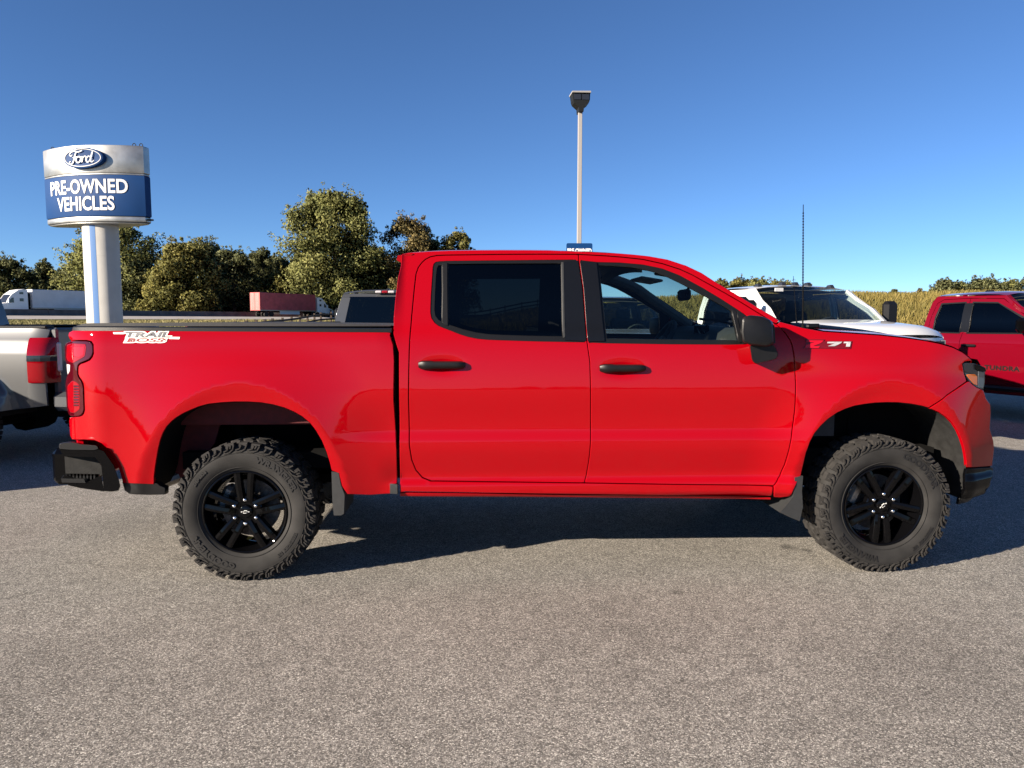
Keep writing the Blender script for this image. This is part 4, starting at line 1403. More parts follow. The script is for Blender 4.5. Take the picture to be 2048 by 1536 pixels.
# cabin
mb = MB()
floor_z = .72
mb.box((-.05, 0, floor_z), (2.6, 1.80, .05))
mb.box((-.93, 0, 1.10), (.06, 1.72, .74))
part('cabin_floor', mb, M['interior'], truck)
hl_rows = [(x, z - .035, w - .022) for x, z, w in st[1:]]
hl_rows += [(hl_rows[-1][0] + .05, hl_rows[-1][1] - .012, hl_rows[-1][2] - .01), (hl_rows[-1][0] + .055, hl_rows[-1][1] + .012, hl_rows[-1][2] - .01)]
part('headliner', cross_patch(hl_rows, 0, .03, 12, 2.6), M['headliner'], truck)
def seat(x, y, w=.52):
    t = MB(); t.rbox((x, y, 1.03), (.52, w, .18), .06)
    so = part('seat', t, M['seat'], truck)
    R = Matrix.Rotation(rad(-14), 3, 'Y')
    t = MB(); t.rbox((x - .30, y, 1.34), (.15, w - .04, .60), .06, R)
    part('backrest', t, M['seat'], so)
    t = MB(); t.rbox((x - .385, y, 1.70), (.10, min(w, .52) * .5, .18), .04, R)
    part('headrest', t, M['seat'], so)
seat(.42, -.40); seat(.42, .40)
t = MB(); t.rbox((-.56, 0, 1.02), (.50, 1.50, .16), .05)
so = part('seat', t, M['seat'], truck)
t = MB(); t.rbox((-.82, 0, 1.32), (.14, 1.50, .56), .05, Matrix.Rotation(rad(-8), 3, 'Y')); part('backrest', t, M['seat'], so)
for y in (-.5, .5):
    t = MB(); t.rbox((-.86, y, 1.63), (.08, .24, .13), .03); part('headrest', t, M['seat'], so)
dz = on_y(1390, 652, 4.35).z
mb = MB()
mb.loft([[(1.02, y, dz - .12), (1.05, y, dz - .05), (1.12, y, dz - .015), (1.35, y, dz - .01), (1.62, y, dz - .05), (1.62, y, .8), (1.1, y, .8)] for y in np.linspace(-.86, .86, 9)])
part('dashboard', fix_normals(mb), M['interior'], truck, angle=50)
t = MB(); t.rbox((1.06, .02, dz - .07), (.03, .28, .15), .01); part('console_screen', t, M['gloss_black'], truck)
t = MB(); t.rbox((.70, 0, 1.00), (.70, .28, .30), .04); part('console_box', t, M['interior'], truck)
# steering wheel in front of the far seat
mb = MB()
sc_ = Vector((.86, .40, 1.32)); ax = Vector((-.86, 0, .5)).normalized()
u = Vector((0, 1, 0)); v = ax.cross(u)
mb.tube([sc_ + (u * math.cos(t) + v * math.sin(t)) * .19 for t in np.linspace(0, 2 * math.pi, 25)], .017, 8)
for t in (0.1, math.pi - .1, 1.5 * math.pi):
    mb.tube([sc_, sc_ + (u * math.cos(t) + v * math.sin(t)) * .185], .016, 6)
mb.tube([sc_ + ax * .02, sc_ - ax * .02], .06, 12)
mb.tube([sc_, sc_ - ax * .3], .03, 8)
part('steering_wheel', mb, M['interior'], truck)
mp = on_y(1368, 590, HY); mp = Vector((mp.x - HX, 0.0, mp.z))
mb = MB(); mb.rbox(mp, (.04, .24, .08), .015); mb.tube([mp, mp + Vector((.06, 0, .09))], .01, 6)
part('cabin_mirror', mb, M['matte_black'], truck)
for y in (-.40, .40):
    mb = MB()
    mb.rbox((.74, y, 1.80), (.17, .40, .02), .01, Matrix.Rotation(rad(9), 3, 'Y'))
    part('sun_visor', mb, M['headliner'], truck)
    mb = MB()
    y = y / .40 * .76
    mb.tube([(.16, y, 1.80), (.12, y * 1.06, 1.5), (.10, y * 1.12, 1.1), (.1, y * 1.12, .75)], .05, 8)
    part('pillar_lining', mb, M['interior'], truck)

# ------------------------------------------------------------------ its wheels
TR, THW, RRIM = .4075, .1375, .2365
tyre_mb = MB().lathe_y(tyre_profile(TR, THW, RRIM), 96)
ground_squash(tyre_mb, -HUBZ)
tread_mb = ground_squash(offroad_tread(TR, THW), -HUBZ)
ring = MB()
for rr, yy in ((.262, -.1255), (.346, -.1355)):
    ring.lathe_y([(rr, yy + .003), (rr + .001, yy - .002), (rr + .003, yy - .002), (rr + .004, yy + .003)], 96)
tyre_me, tread_me = tyre_mb.mesh('tyre', angle=60), tread_mb.mesh('tread', smooth=False)
tyre_me.materials.append(M['rubber']); tread_me.materials.append(M['tread'])
rim_mb = MB()
rim_mb.lathe_y([(.243, -.112), (.2415, -.119), (.236, -.121), (.231, -.118), (.228, -.105), (.214, -.085), (.208, -.06), (.204, .08), (.225, .11), (.24, .115)], 80)
def spoke(mb, a, da):
    """one arm of a split spoke: from the hub to the rim"""
    rings = []
    for t in np.linspace(0, 1, 7):
        r = .055 + (.2335 - .055) * t
        off = .024 + .017 * t
        y = -.100 - .006 * math.sin(t * math.pi) - .010 * t
        wdt = .0185 + .002 * t
        c = Vector((r, 0, da * off))
        loc = [(c.x, y + .050, c.z - wdt * .8), (c.x, y + .004, c.z - wdt), (c.x, y, c.z - wdt * .86), (c.x, y - .0035, c.z + da * wdt * .15), (c.x, y, c.z + wdt * .86), (c.x, y + .004, c.z + wdt), (c.x, y + .050, c.z + wdt * .8)]
        rings.append([(p[0] * math.cos(a) - p[2] * math.sin(a), p[1], p[0] * math.sin(a) + p[2] * math.cos(a)) for p in loc])
    mb.loft(rings)
sp_mb = MB()
for k in range(5):
    a = math.pi / 2 + k * 2 * math.pi / 5
    spoke(sp_mb, a, 1); spoke(sp_mb, a, -1)
hub_mb = MB().lathe_y([(.0, -.090), (.045, -.092), (.088, -.094), (.094, -.088), (.096, -.05)], 40)
rim_me = rim_mb.mesh('rim', angle=40)
spoke_me = fix_normals(sp_mb).mesh('spoke', angle=12)
hub_me = hub_mb.mesh('hub', angle=40)
for me in (rim_me, spoke_me, hub_me):
    me.materials.append(M['gloss_black'])
cap_me = MB().lathe_y([(.0, -.109), (.030, -.108), (.036, -.105), (.038, -.095)], 32).mesh('center_cap', angle=60); cap_me.materials.append(M['gloss_black'])
nut_me = MB().lathe_y([(.0, -.020), (.006, -.0195), (.0105, -.015), (.0115, -.004), (.0115, .012)], 12).mesh('lug_nut', angle=60); nut_me.materials.append(M['chrome'])
disc_me = MB().lathe_y([(.05, -.02), (.09, -.02), (.09, -.005), (.168, -.005), (.168, .02), (.08, .02)], 48).mesh('brake_disc', angle=40); disc_me.materials.append(M['brake_steel'])
m_ = MB(); m_.rbox((-.135, .0, .06), (.07, .10, .16), .02, Matrix.Rotation(rad(25), 3, 'Y')); cal_me = m_.mesh('brake_caliper'); cal_me.materials.append(M['disc_steel'])
def bowtie(w, h, y0, y1):
    t = [(-1, -.28), (-.42, -.28), (-.42, -1), (.34, -1), (.34, -.28), (1, -.28), (1.0, .28), (.42, .28), (.42, 1), (-.34, 1), (-.34, .28), (-1, .28)]
    q = [(x * w + z * h * .22, z * h) for x, z in t]
    mb = MB()
    n = len(q)
    mb.add([(x, y1, z) for x, z in q] + [(x, y0, z) for x, z in q], [(11, 0, 1, 2, 9, 10)] if False else [(0, 1, 10, 11), (1, 2, 3, 4, 7, 8, 9, 10), (4, 5, 6, 7)] + [(i, i + n, (i + 1) % n + n, (i + 1) % n) for i in range(n)])
    return fix_normals(mb)
emb_me = bowtie(.0235, .0085, -.107, -.1115).mesh('cap_emblem', smooth=False); emb_me.materials.append(M['sign_white'])
emi_me = bowtie(.0185, .0052, -.1110, -.1122).mesh('emblem_inlay', smooth=False); emi_me.materials.append(M['gloss_black'])
ring_me = ring.mesh('sidewall_ring', angle=60); ring_me.materials.append(M['rubber'])

def hero_wheel(x, y, rot, words, flip=False, steer=0.0):
    w = link('wheel', None, None, truck, (x, y, HUBZ))
    w.rotation_euler = (0, 0, steer + (math.pi if flip else 0))
    for nm, me in (('tyre', tyre_me), ('tread', tread_me), ('sidewall_ring', ring_me), ('brake_disc', disc_me), ('brake_caliper', cal_me)):
        link(nm, me, None, w)
    for nm, me in (('rim', rim_me), ('spoke', spoke_me), ('hub', hub_me), ('center_cap', cap_me), ('cap_emblem', emb_me), ('emblem_inlay', emi_me)):
        o = link(nm, me, None, w)
        o.rotation_euler = (0, -rot, 0)
    for k in range(6):
        a = math.pi / 2 + rot * .0 + k * math.pi / 3
        link('lug_nut', nut_me, None, w, (.0698 * math.cos(a), -.098, .0698 * math.sin(a)))
    for body, ang, size in words:
        part('sidewall_lettering', side_wall_text(body, .316, ang, -THW - .0005, .047 if size is None else size, 1.12), M['letter_rubber'], w, smooth=False)

hero_wheel(AXR, -TRK, rad(0), (('WRANGLER', rad(50), None), ('GOODYEAR', rad(233), None), ('275/65R18', rad(140), .022), ('TERRITORY  MT', rad(-38), .022)))
hero_wheel(AXF, -TRK, rad(36), (('GOODYEAR', rad(47), None), ('WRANGLER', rad(238), None), ('TERRITORY  MT', rad(-40), .022)), steer=rad(1.5))
hero_wheel(AXR, TRK, rad(20), (), flip=True)
hero_wheel(AXF, TRK, rad(50), (), flip=True, steer=rad(1.5))

# ------------------------------------------------------------------ lettering on the body
def on_side(mb, px, py, w_m, parent, name, mat, off, flat=True, slope=0.0):
    """place flat lettering (x right, y up, metres) on the near side, centred on a pixel"""
    cx, cz = S(px, py)
    out = MB()
    vs = []
    for p in mb.v:
        x, z = cx + p[0], cz + p[1] + slope * p[0]
        vs.append((x, -(float(W_hero(x, z)) + off + p[2]), z))
    out.add(vs, mb.f)
    return part(name, out, mat, parent, smooth=False)

def slab(poly, t=.001):
    mb = MB()
    n = len(poly)
    mb.add([(x, y, t) for x, y in poly] + [(x, y, -t) for x, y in poly], [tuple(range(n)), tuple(range(n, 2 * n))[::-1]] + [(i, i + n, (i + 1) % n + n, (i + 1) % n) for i in range(n)])
    return mb
k = 1 / 350.0        # metres per photograph pixel on the bed side
def px_poly(pts, cx, cy, k=k):
    return [((a - cx) * k, -(b - cy) * k) for a, b in pts]
DC = (292.5, 675)
for pl in ([(228, 665), (251, 664.5), (249, 668.6), (229, 668.6)], [(338, 673.4), (358, 673.6), (356.8, 678), (337, 677.6)]):
    on_side(slab(px_poly(pl, *DC), .0004), *DC, 0, bed[0], 'decal_bar', M['decal_white'], .0016, slope=-.006)
tt = text_mb('TRAIL', size=.042, offset=.0058, shear=.18, width=2.36, extrude=.0003, space=.98)
on_side(tt, 293, 670, 0, bed[0], 'decal_outline', M['decal_white'], .0016)
tt = text_mb('BOSS', size=.034, offset=.0062, shear=.18, width=2.75, extrude=.0003, space=.98)
on_side(tt, 289.5, 680.3, 0, bed[0], 'decal_outline', M['decal_white'], .0019)
tt = text_mb('TRAIL', size=.042, offset=.0012, shear=.18, width=2.36, extrude=.0003, space=.98)
on_side(tt, 293, 670, 0, bed[0], 'decal_letters', M['decal_grey'], .0030)
tt = text_mb('BOSS', size=.030, offset=.0006, shear=.18, width=3.02, extrude=.0003, space=.98)
on_side(tt, 289.5, 680.5, 0, bed[0], 'decal_letters', M['decal_red'], .0030)

fnd = [o for o in truck.children if o.name.startswith('fender')]
fnd = [o for o in fnd if sum(v.co.y for v in o.data.vertices) < 0][0]
EC = (1655, 688)
ke = 1 / 331.0
on_side(slab(px_poly([(1612, 679), (1650, 679.2), (1646, 682.5), (1703, 682.5), (1699, 697), (1607, 696), (1613, 687)], *EC, ke), .002), *EC, 0, fnd, 'emblem_plate', M['badge_dark'], .002)
on_side(slab(px_poly([(1615, 681), (1647, 681.2), (1641, 686), (1625, 692), (1640, 692.4), (1636, 695.6), (1610, 695), (1612, 690), (1630, 684.3), (1613, 684)], *EC, ke), .003), *EC, 0, fnd, 'emblem_letter', M['emblem_red'], .003)
on_side(slab(px_poly([(1655, 683.6), (1683, 683.6), (1680, 686.5), (1668, 692), (1655, 692), (1668, 686.8), (1654, 686.6)], *EC, ke), .004), *EC, 0, fnd, 'emblem_letter', M['emblem_silver'], .003)
on_side(slab(px_poly([(1687, 683.6), (1700, 683.6), (1697.5, 693), (1690, 693), (1692, 686.4), (1686, 686.4)], *EC, ke), .004), *EC, 0, fnd, 'emblem_letter', M['emblem_silver'], .003)
# ------------------------------------------------------------------ the dealer's pylon sign
SD = 21.0
pb = on_depth(210, 640, SD)
sign = thing('pylon_sign', 'tall blue and silver used vehicle sign on a white pillar', 'sign', (pb.x, pb.y, 0))
msc = SD / FOC
def sz(py, D=SD):
    return on_depth(200, py, D).z
SR = Matrix.Rotation(rad(-13), 3, 'Z')        # its face turns a little to the left
# local frame: x to the right along the face, y away from the viewer
SWH = 1.61
def lens(k=1.0, n=20):
    """plan of the cabinet: two bulging faces and flat ends"""
    q = []
    for i in range(n + 1):
        t = -1 + 2 * i / n
        q.append((t * SWH * k, -(.12 + .40 * (1 - t * t)) * k))
    for i in range(n + 1):
        t = 1 - 2 * i / n
        q.append((t * SWH * k, (.12 + .40 * (1 - t * t)) * k))
    return q
def Lp(p, z):
    v = SR @ Vector((p[0] - .04, p[1], 0))
    return (v.x, v.y, z)
def band(k, z0, z1, b=.02):
    mb = MB()
    q0, q1 = lens(k - b / SWH), lens(k)
    mb.loft([[Lp(p, z0) for p in q0], [Lp(p, z0 + b) for p in q1], [Lp(p, z1 - b) for p in q1], [Lp(p, z1) for p in q0]])
    return fix_normals(mb)
zt, zm0, zm1, zb0, zb1 = sz(299), sz(353), sz(357), sz(437), sz(450)
part('cabinet', band(.975, zb1 + .01, zt - .03, .01), M['lamp_dark'], sign, angle=30)
top_band = part('top_band', band(1.0, zm0, zt), M['alu'], sign, angle=30)
part('thin_band', band(.995, zm1 + .005, zm0 - .012, .01), M['alu'], sign, angle=30)
panel_ = part('face_panel', band(1.0, zb0, zm1), M['sign_blue'], sign, angle=30)
part('base_band', band(.985, zb1 + .03, zb0 - .015), M['alu'], sign, angle=30)
part('base_band', band(.95, zb1 - .02, zb1 + .025), M['alu'], sign, angle=30)
def face(mb, cx, cz, off, name, mat, parent=panel_):
    """wrap flat lettering round the bulging face"""
    out = MB()
    vs = []
    for p in mb.v:
        x = cx + p[0]; t = x / SWH
        vs.append(Lp((x, -(.12 + .40 * (1 - t * t)) - off - p[2]), cz + p[1]))
    out.add(vs, mb.f)
    return part(name, out, mat, parent, smooth=False)
fx = -.03
ch = (zm1 - zb0)
face(text_mb('PRE-OWNED', size=.525, offset=.013, width=.80, space=1.04, extrude=.006), fx, zb0 + ch * .705, .006, 'lettering', M['sign_white'])
face(text_mb('VEHICLES', size=.525, offset=.013, width=.80, space=1.04, extrude=.006), fx - .02, zb0 + ch * .29, .006, 'lettering', M['sign_white'])
# the oval badge with its script
def oval(a, b, n=40):
    return [(a * math.cos(2 * math.pi * i / n), b * math.sin(2 * math.pi * i / n)) for i in range(n)]
ox, oz = fx + .12, (zt + zm0) / 2 + .01
def disc(a, b, t):
    n = 48
    o = oval(a, b, n)
    mb = MB()
    rings = [[(x, y, -t) for x, y in o], [(x, y, t) for x, y in o], [(x * .96, y * .93, t + .012) for x, y in o]]
    mb.loft(rings)
    return mb
def ring_shape(a, b, w, t):
    n = 64
    o, i_ = oval(a, b, n), oval(a - w, b - w, n)
    mb = MB()
    mb.grid([[(x, y, t) for x, y in o], [(x, y, t) for x, y in i_]], close=True)
    mb.grid([[(x, y, -t) for x, y in o], [(x, y, t) for x, y in o]], close=True)
    return mb
badge = face(disc(.615, .285, .06), ox, oz, .05, 'oval_badge', M['sign_blue'], top_band)
face(ring_shape(.560, .243, .018, .004), ox, oz, .128, 'badge_ring', M['sign_white'], badge)
def stroke(paths, w, t):
    """a brush script: swept strokes of varying width"""
    mb = MB()
    for pts, ws in paths:
        P = []
        ctl = [Vector(p) for p in pts]
        ctl = [ctl[0] * 2 - ctl[1]] + ctl + [ctl[-1] * 2 - ctl[-2]]
        W = [ws[0]] + list(ws) + [ws[-1]] if isinstance(ws, (list, tuple)) else [ws] * len(ctl)
        for i in range(1, len(ctl) - 2):
            for k in range(8):
                u = k / 8
                a, b, c, d = ctl[i - 1:i + 3]
                P.append((.5 * ((2 * b) + (c - a) * u + (2 * a - 5 * b + 4 * c - d) * u * u + (3 * b - a - 3 * c + d) * u ** 3), W[i] + (W[i + 1] - W[i]) * u))
        P.append((ctl[-2], W[-2]))
        L, R_ = [], []
        for i, (p, ww) in enumerate(P):
            d = (P[min(i + 1, len(P) - 1)][0] - P[max(i - 1, 0)][0]).normalized()
            nrm = Vector((-d.y, d.x)) * ww * w
            L.append(p + nrm); R_.append(p - nrm)
        mb.grid([[(p.x, p.y, t) for p in L], [(p.x, p.y, t) for p in R_]])
    return mb
# letter shapes in a unit box about 6 wide and 3 high
script = [
    ([(-1.55, 1.15), (-2.1, .95), (-2.35, .55), (-2.0, .35), (-1.75, .6)], [.5, .7, .8, .6, .4]),
    ([(-2.2, 1.05), (-1.4, 1.25), (-.6, 1.05), (.0, 1.2), (.25, 1.35)], [.5, 1, 1, .9, .4]),
    ([(-.95, 1.05), (-1.25, .4), (-1.5, -.4), (-1.85, -1.0), (-2.3, -1.1), (-2.45, -.75), (-2.15, -.6)], [.9, 1.2, 1.3, 1.1, .8, .7, .5]),
    ([(-1.75, .05), (-1.2, .15), (-.8, .2)], [.4, .8, .5]),
    ([(-.55, .2), (-1.0, -.1), (-.95, -.75), (-.5, -.85), (-.1, -.35), (-.2, .15), (-.55, .2), (-.25, .02), (.2, .2)], [.9, 1.1, 1.2, 1, 1.1, 1, .7, .5, .6]),
    ([(.2, .25), (.25, -.2), (.05, -.85)], [.8, 1.2, 1.2]),
    ([(.2, -.3), (.5, .15), (.8, .2), (.85, .0)], [.5, .8, 1.1, .8]),
    ([(1.75, .1), (1.35, .2), (.95, -.2), (1.0, -.75), (1.35, -.8), (1.7, -.3)], [.7, 1, 1.1, 1.2, .9, .6]),
    ([(2.25, 1.3), (2.0, .6), (1.75, -.2), (1.75, -.7), (2.0, -.8), (2.35, -.5)], [.8, 1.2, 1.3, 1.1, .8, .4]),
]
sm = stroke(script, .105, .004)
for x in range(len(sm.v)):
    a, b, c = sm.v[x]
    sm.v[x] = (a * .158, b * .148, c)
face(sm, ox, oz, .130, 'badge_script', M['sign_white'], badge)
# pillar: white shell with a blue stripe down the left and a rounded right flank
PW = 31.5 * msc
def plan(z):
    q = []
    for i in range(36):
        a = 2 * math.pi * i / 36
        ca, sa = math.cos(a), math.sin(a)
        q.append((PW * math.copysign(abs(ca) ** .75, ca) + .0, PW * .8 * math.copysign(abs(sa) ** .75, sa), z))
    return q
mb = MB(); mb.loft([plan(0.0), plan(zb1 - .02)])
pil = part('pillar', fix_normals(mb), M['pole_white'], sign, angle=60)
mb = MB()
for z0, z1 in ((.0, zb1 - .05),):
    a = rad(266)
    def sp_(aa, z, k):
        ca, sa = math.cos(aa), math.sin(aa)
        return (k * PW * math.copysign(abs(ca) ** .75, ca), k * PW * .8 * math.copysign(abs(sa) ** .75, sa), z)
    mb.loft([[sp_(a - .10, z, 1.006), sp_(a, z, 1.012), sp_(a + .10, z, 1.006), sp_(a + .1, z, .96), sp_(a - .1, z, .96)] for z in (z0, z1)])
part('stripe', fix_normals(mb), M['sign_stripe'], pil)
mb = MB(); mb.loft([[(x * 1.006, y * 1.006, zz) for x, y, _ in plan(0)] for zz in (sz(512) - .012, sz(512) + .012)]); part('seam_collar', fix_normals(mb), M['pole_white'], pil)
for lx, ly in ((1.28, -.05), (1.46, 0), (-1.3, -.1)):
    mb = MB()
    c = Vector(Lp((lx, ly), zt + .05))
    mb.tube([c + Vector((.045 * math.cos(t), 0, .05 * math.sin(t))) for t in np.linspace(0, 2 * math.pi, 13)], .012, 6)
    part('lifting_eye', mb, M['lamp_dark'], sign)
mb = MB(); mb.rbox(Lp((1.60, -.0), zb1 + .10), (.26, .06, .05), .01); part('bracket', mb, M['lamp_dark'], sign)

# ------------------------------------------------------------------ lamp post with its little sign
LD = 24.0
lb = on_depth(1157, 640, LD)
lamp = thing('lamp_post', 'tall grey square lamp post with dark flat head rising above the cab roof', 'lamp post', (lb.x, lb.y, 0))
def lz(py):
    return on_depth(1157, py, LD).z
pw = .066
mb = MB()
mb.loft([[(x * pw * k, y * pw * k, z) for x, y in ((-1, -.85), (-.85, -1), (.85, -1), (1, -.85), (1, .85), (.85, 1), (-.85, 1), (-1, .85))] for z, k in ((0, 1.15), (lz(222), .98))])
part('pole', fix_normals(mb), M['lamp_pole'], lamp, smooth=False)
mb = MB(); mb.rbox((0, 0, .3), (.5, .5, .6), .04); part('footing', mb, M['concrete'], lamp)
u_ = LD / FOC
R_ = Matrix.Rotation(rad(4), 3, 'Z')
def lh(x, y, py):
    v = R_ @ Vector((x * u_, y, 0))
    return (v.x + 0.0, v.y, lz(py))
def lamp_outline(pts, y0, y1):
    mb = MB()
    mb.loft([[lh(x, y0, py) for x, py in pts], [lh(x, y1, py) for x, py in pts]])
    return fix_normals(mb)
hd = part('lamp_head', lamp_outline([(-4.3, 226), (4.3, 226), (5, 217), (14.5, 209), (16.5, 203), (17, 190), (-18, 190), (-16, 204), (-14, 209), (-5, 217)], -.20, .22), M['lamp_dark'], lamp, smooth=False)
part('lamp_lid', lamp_outline([(-18.8, 190), (17.9, 189.4), (17.6, 185.8), (-18.6, 187)], -.26, .28), M['lamp_pole'], hd, smooth=False)
for x0, x1 in ((-15.4, -1.2), (.6, 14.8)):
    part('lamp_lens', lamp_outline([(x0 + .8, 203), (x1, 203), (x1, 192), (x0, 192)], -.215, -.19), M['lens_dark'], hd, smooth=False)
sb_ = MB()
c = Vector((0, -.085, (lz(487) + lz(525)) / 2))
hw_, hh_ = 25.7 * u_, (lz(487) - lz(525)) / 2
o = round_corners([(-hw_, -hh_), (hw_, -hh_), (hw_, hh_), (-hw_, hh_)], .05, 3)
sb_.loft([[(x, c.y + .012, c.z + z) for x, z in o], [(x, c.y - .012, c.z + z) for x, z in o]])
sg = thing('row_sign', 'small dark blue sign on the lamp post just above the cab roof', 'sign', (lb.x, lb.y, 0))
pl = part('sign_plate', fix_normals(sb_), M['sign_blue'], sg, smooth=False)
tm = text_mb('PRE-OWNED', size=.19, offset=.010, width=.72, extrude=.003)
out = MB(); out.add([(p[0], c.y - .014 - p[2], lz(502.5) + p[1]) for p in tm.v], tm.f); part('lettering', out, M['sign_white'], pl, smooth=False)
tm = text_mb('VEHICLES', size=.19, offset=.010, width=.72, extrude=.003)
out = MB(); out.add([(p[0], c.y - .014 - p[2], lz(514) + p[1]) for p in tm.v], tm.f); part('lettering', out, M['sign_white'], pl, smooth=False)

# ------------------------------------------------------------------ articulated lorries on the highway
tw_me = MB().lathe_y([(.0, -.14), (.2, -.13), (.28, -.15), (.30, -.17), (.45, -.18), (.52, -.14), (.53, 0), (.52, .14), (.45, .18), (.0, .15)], 24).mesh('wheel', angle=40)
tw_me.materials.append(M['rubber'])
def semi(label, near_rear, heading, ztop, trailer_mat, door_mat, name='semi_truck', hL=14.6, hH=2.85, detailed=True):
    """origin under the trailer's rear, x forward"""
    t = thing(name, label, 'semi truck', near_rear, heading, 'semi trucks on the highway')
    def P(n_, mb, m, parent=t, smooth=False):
        return part(n_, fix_normals(mb), m, parent, smooth=smooth)
    z0 = 1.18
    mb = MB(); mb.rbox((hL / 2, 0, z0 + hH / 2), (hL, 2.55, hH), .03); box_ = P('trailer_box', mb, trailer_mat)
    for k in range(2):
        mb = MB(); mb.rbox((-.02, -.62 + k * 1.24, z0 + hH / 2), (.05, 1.20, hH - .12), .01); dr = P('rear_door', mb, door_mat, box_)
        for y in (-.2, .2):
            mb = MB(); mb.tube([(-.06, -.62 + k * 1.24 + y, z0 + .1), (-.06, -.62 + k * 1.24 + y, z0 + hH - .1)], .025, 6); P('lock_rod', mb, M['steel'], dr)
    for s_ in (-1, 1):
        mb = MB(); mb.box((hL / 2, s_ * 1.285, z0 + .06), (hL, .02, .16)); P('side_rail', mb, M['disc_steel'], box_)
        mb = MB()
        for k in range(28):
            mb.box((.3 + k * (hL - .6) / 27, s_ * 1.279, z0 + hH * .55), (.05, .012, hH * .82))
        o = P('side_post', mb, trailer_mat, box_); o['kind'] = 'stuff'
        mb = MB(); mb.box((hL * .52, s_ * 1.1, .85), (5.2, .04, .62)); P('side_skirt', mb, M['sign_white'], t)
    mb = MB(); mb.box((hL / 2, 0, 1.02), (hL - .6, 1.0, .24)); mb.box((.0, 0, .62), (.1, 2.2, .12)); mb.box((.05, -.7, .85), (.08, .08, .5)); mb.box((.05, .7, .85), (.08, .08, .5)); P('trailer_frame', mb, M['matte_black'])
    for x in (1.6, 2.9):
        for s_ in (-1, 1):
            o = link('wheel', tw_me, None, t, (x, s_ * 1.02, .53))
    # tractor
    tx0 = hL + .6
    mb = MB()
    prof = [(tx0, .75), (tx0, 3.9), (tx0 + .5, 4.02), (tx0 + 1.3, 3.85), (tx0 + 2.2, 3.2), (tx0 + 2.75, 2.45), (tx0 + 2.95, 1.95), (tx0 + 3.5, 1.85), (tx0 + 4.5, 1.55), (tx0 + 4.75, 1.2), (tx0 + 4.7, .45), (tx0 + 2.6, .45), (tx0 + 2.5, .75)]
    mb.loft([[(x, -1.15 * k, z) for x, z in prof] if abs(k) == 1 else [(x, 0, z) for x, z in prof] for k in (-1, 1)])
    cab_ = P('tractor_cab', mb, M['truck_white'])
    for s_ in (-1, 1):
        y = s_ * 1.165
        for nm, q in (('side_window', [(tx0 + 1.95, 2.0), (tx0 + 2.62, 2.0), (tx0 + 2.45, 2.45), (tx0 + 2.2, 2.72), (tx0 + 1.95, 2.72)]), ('sleeper_window', [(tx0 + .6, 2.2), (tx0 + 1.15, 2.2), (tx0 + 1.15, 2.65), (tx0 + .6, 2.65)]), ('sleeper_window', [(tx0 + .6, 3.25), (tx0 + 1.15, 3.25), (tx0 + 1.15, 3.58), (tx0 + .6, 3.58)])):
            mb = MB(); mb.loft([[(a, y, b) for a, b in q], [(a, y - s_ * .02, b) for a, b in q]]); P(nm, mb, M['lens_dark'], cab_)
        mb = MB(); mb.rbox((tx0 + 2.75, s_ * 1.35, 2.25), (.14, .18, .62), .03); P('mirror', mb, M['truck_white'], cab_)
        mb = MB(); mb.box((tx0 - .3, s_ * .6, 2.2), (.5, .05, 2.6)); P('fairing', mb, M['matte_black'], cab_)
    mb = MB(); q = [(tx0 + 2.24, 3.18), (tx0 + 2.78, 2.42), (tx0 + 2.96, 1.98)]
    mb.grid([[(x + .012, y, z) for y in (-.98, .98)] for x, z in q]); part('windscreen', mb, M['lens_dark'], cab_, smooth=False)
    mb = MB(); mb.box((tx0 + .5, 0, .8), (6.0, .9, .25)); P('tractor_frame', mb, M['matte_black'])
    for x in (tx0 - 1.2, tx0 + .1, tx0 + 3.9):
        for s_ in (-1, 1):
            link('wheel', tw_me, None, t, (x, s_ * 1.02, .53))
    for s_ in (-1, 1):
        mb = MB(); mb.tube([(tx0 + 1.2, s_ * .95, .72), (tx0 + 2.2, s_ * .95, .72)], .3, 14); P('fuel_tank', mb, M['steel'], cab_)
    return t
hr = math.atan2(rdir.y, rdir.x)
def road_at(px, off):
    lo, hi = -60.0, 300.0
    for _ in range(40):
        m = (lo + hi) / 2
        p = road_pt(m, off); d = p - CAM
        q = PCX + FOC * d.dot(RGT) / d.dot(FWD)
        lo, hi = (m, hi) if q < px else (lo, m)
    return m
s1 = road_at(511, 6.8)
semi('dark red box trailer pulled by a white tractor, seen from behind near the trees', tuple(road_pt(s1, 6.8, .025)), hr + rad(1.5), 4, M['trailer_red'], M['trailer_door'], hH=3.35)
s2 = road_at(58, 17.0)
semi('white box trailer and white sleeper tractor behind the barrier, left of the sign pillar', tuple(road_pt(s2 + 12.0, 17.0, .025)), hr + math.pi, 4, M['trailer_grey'], M['trailer_grey'], hL=12.0)
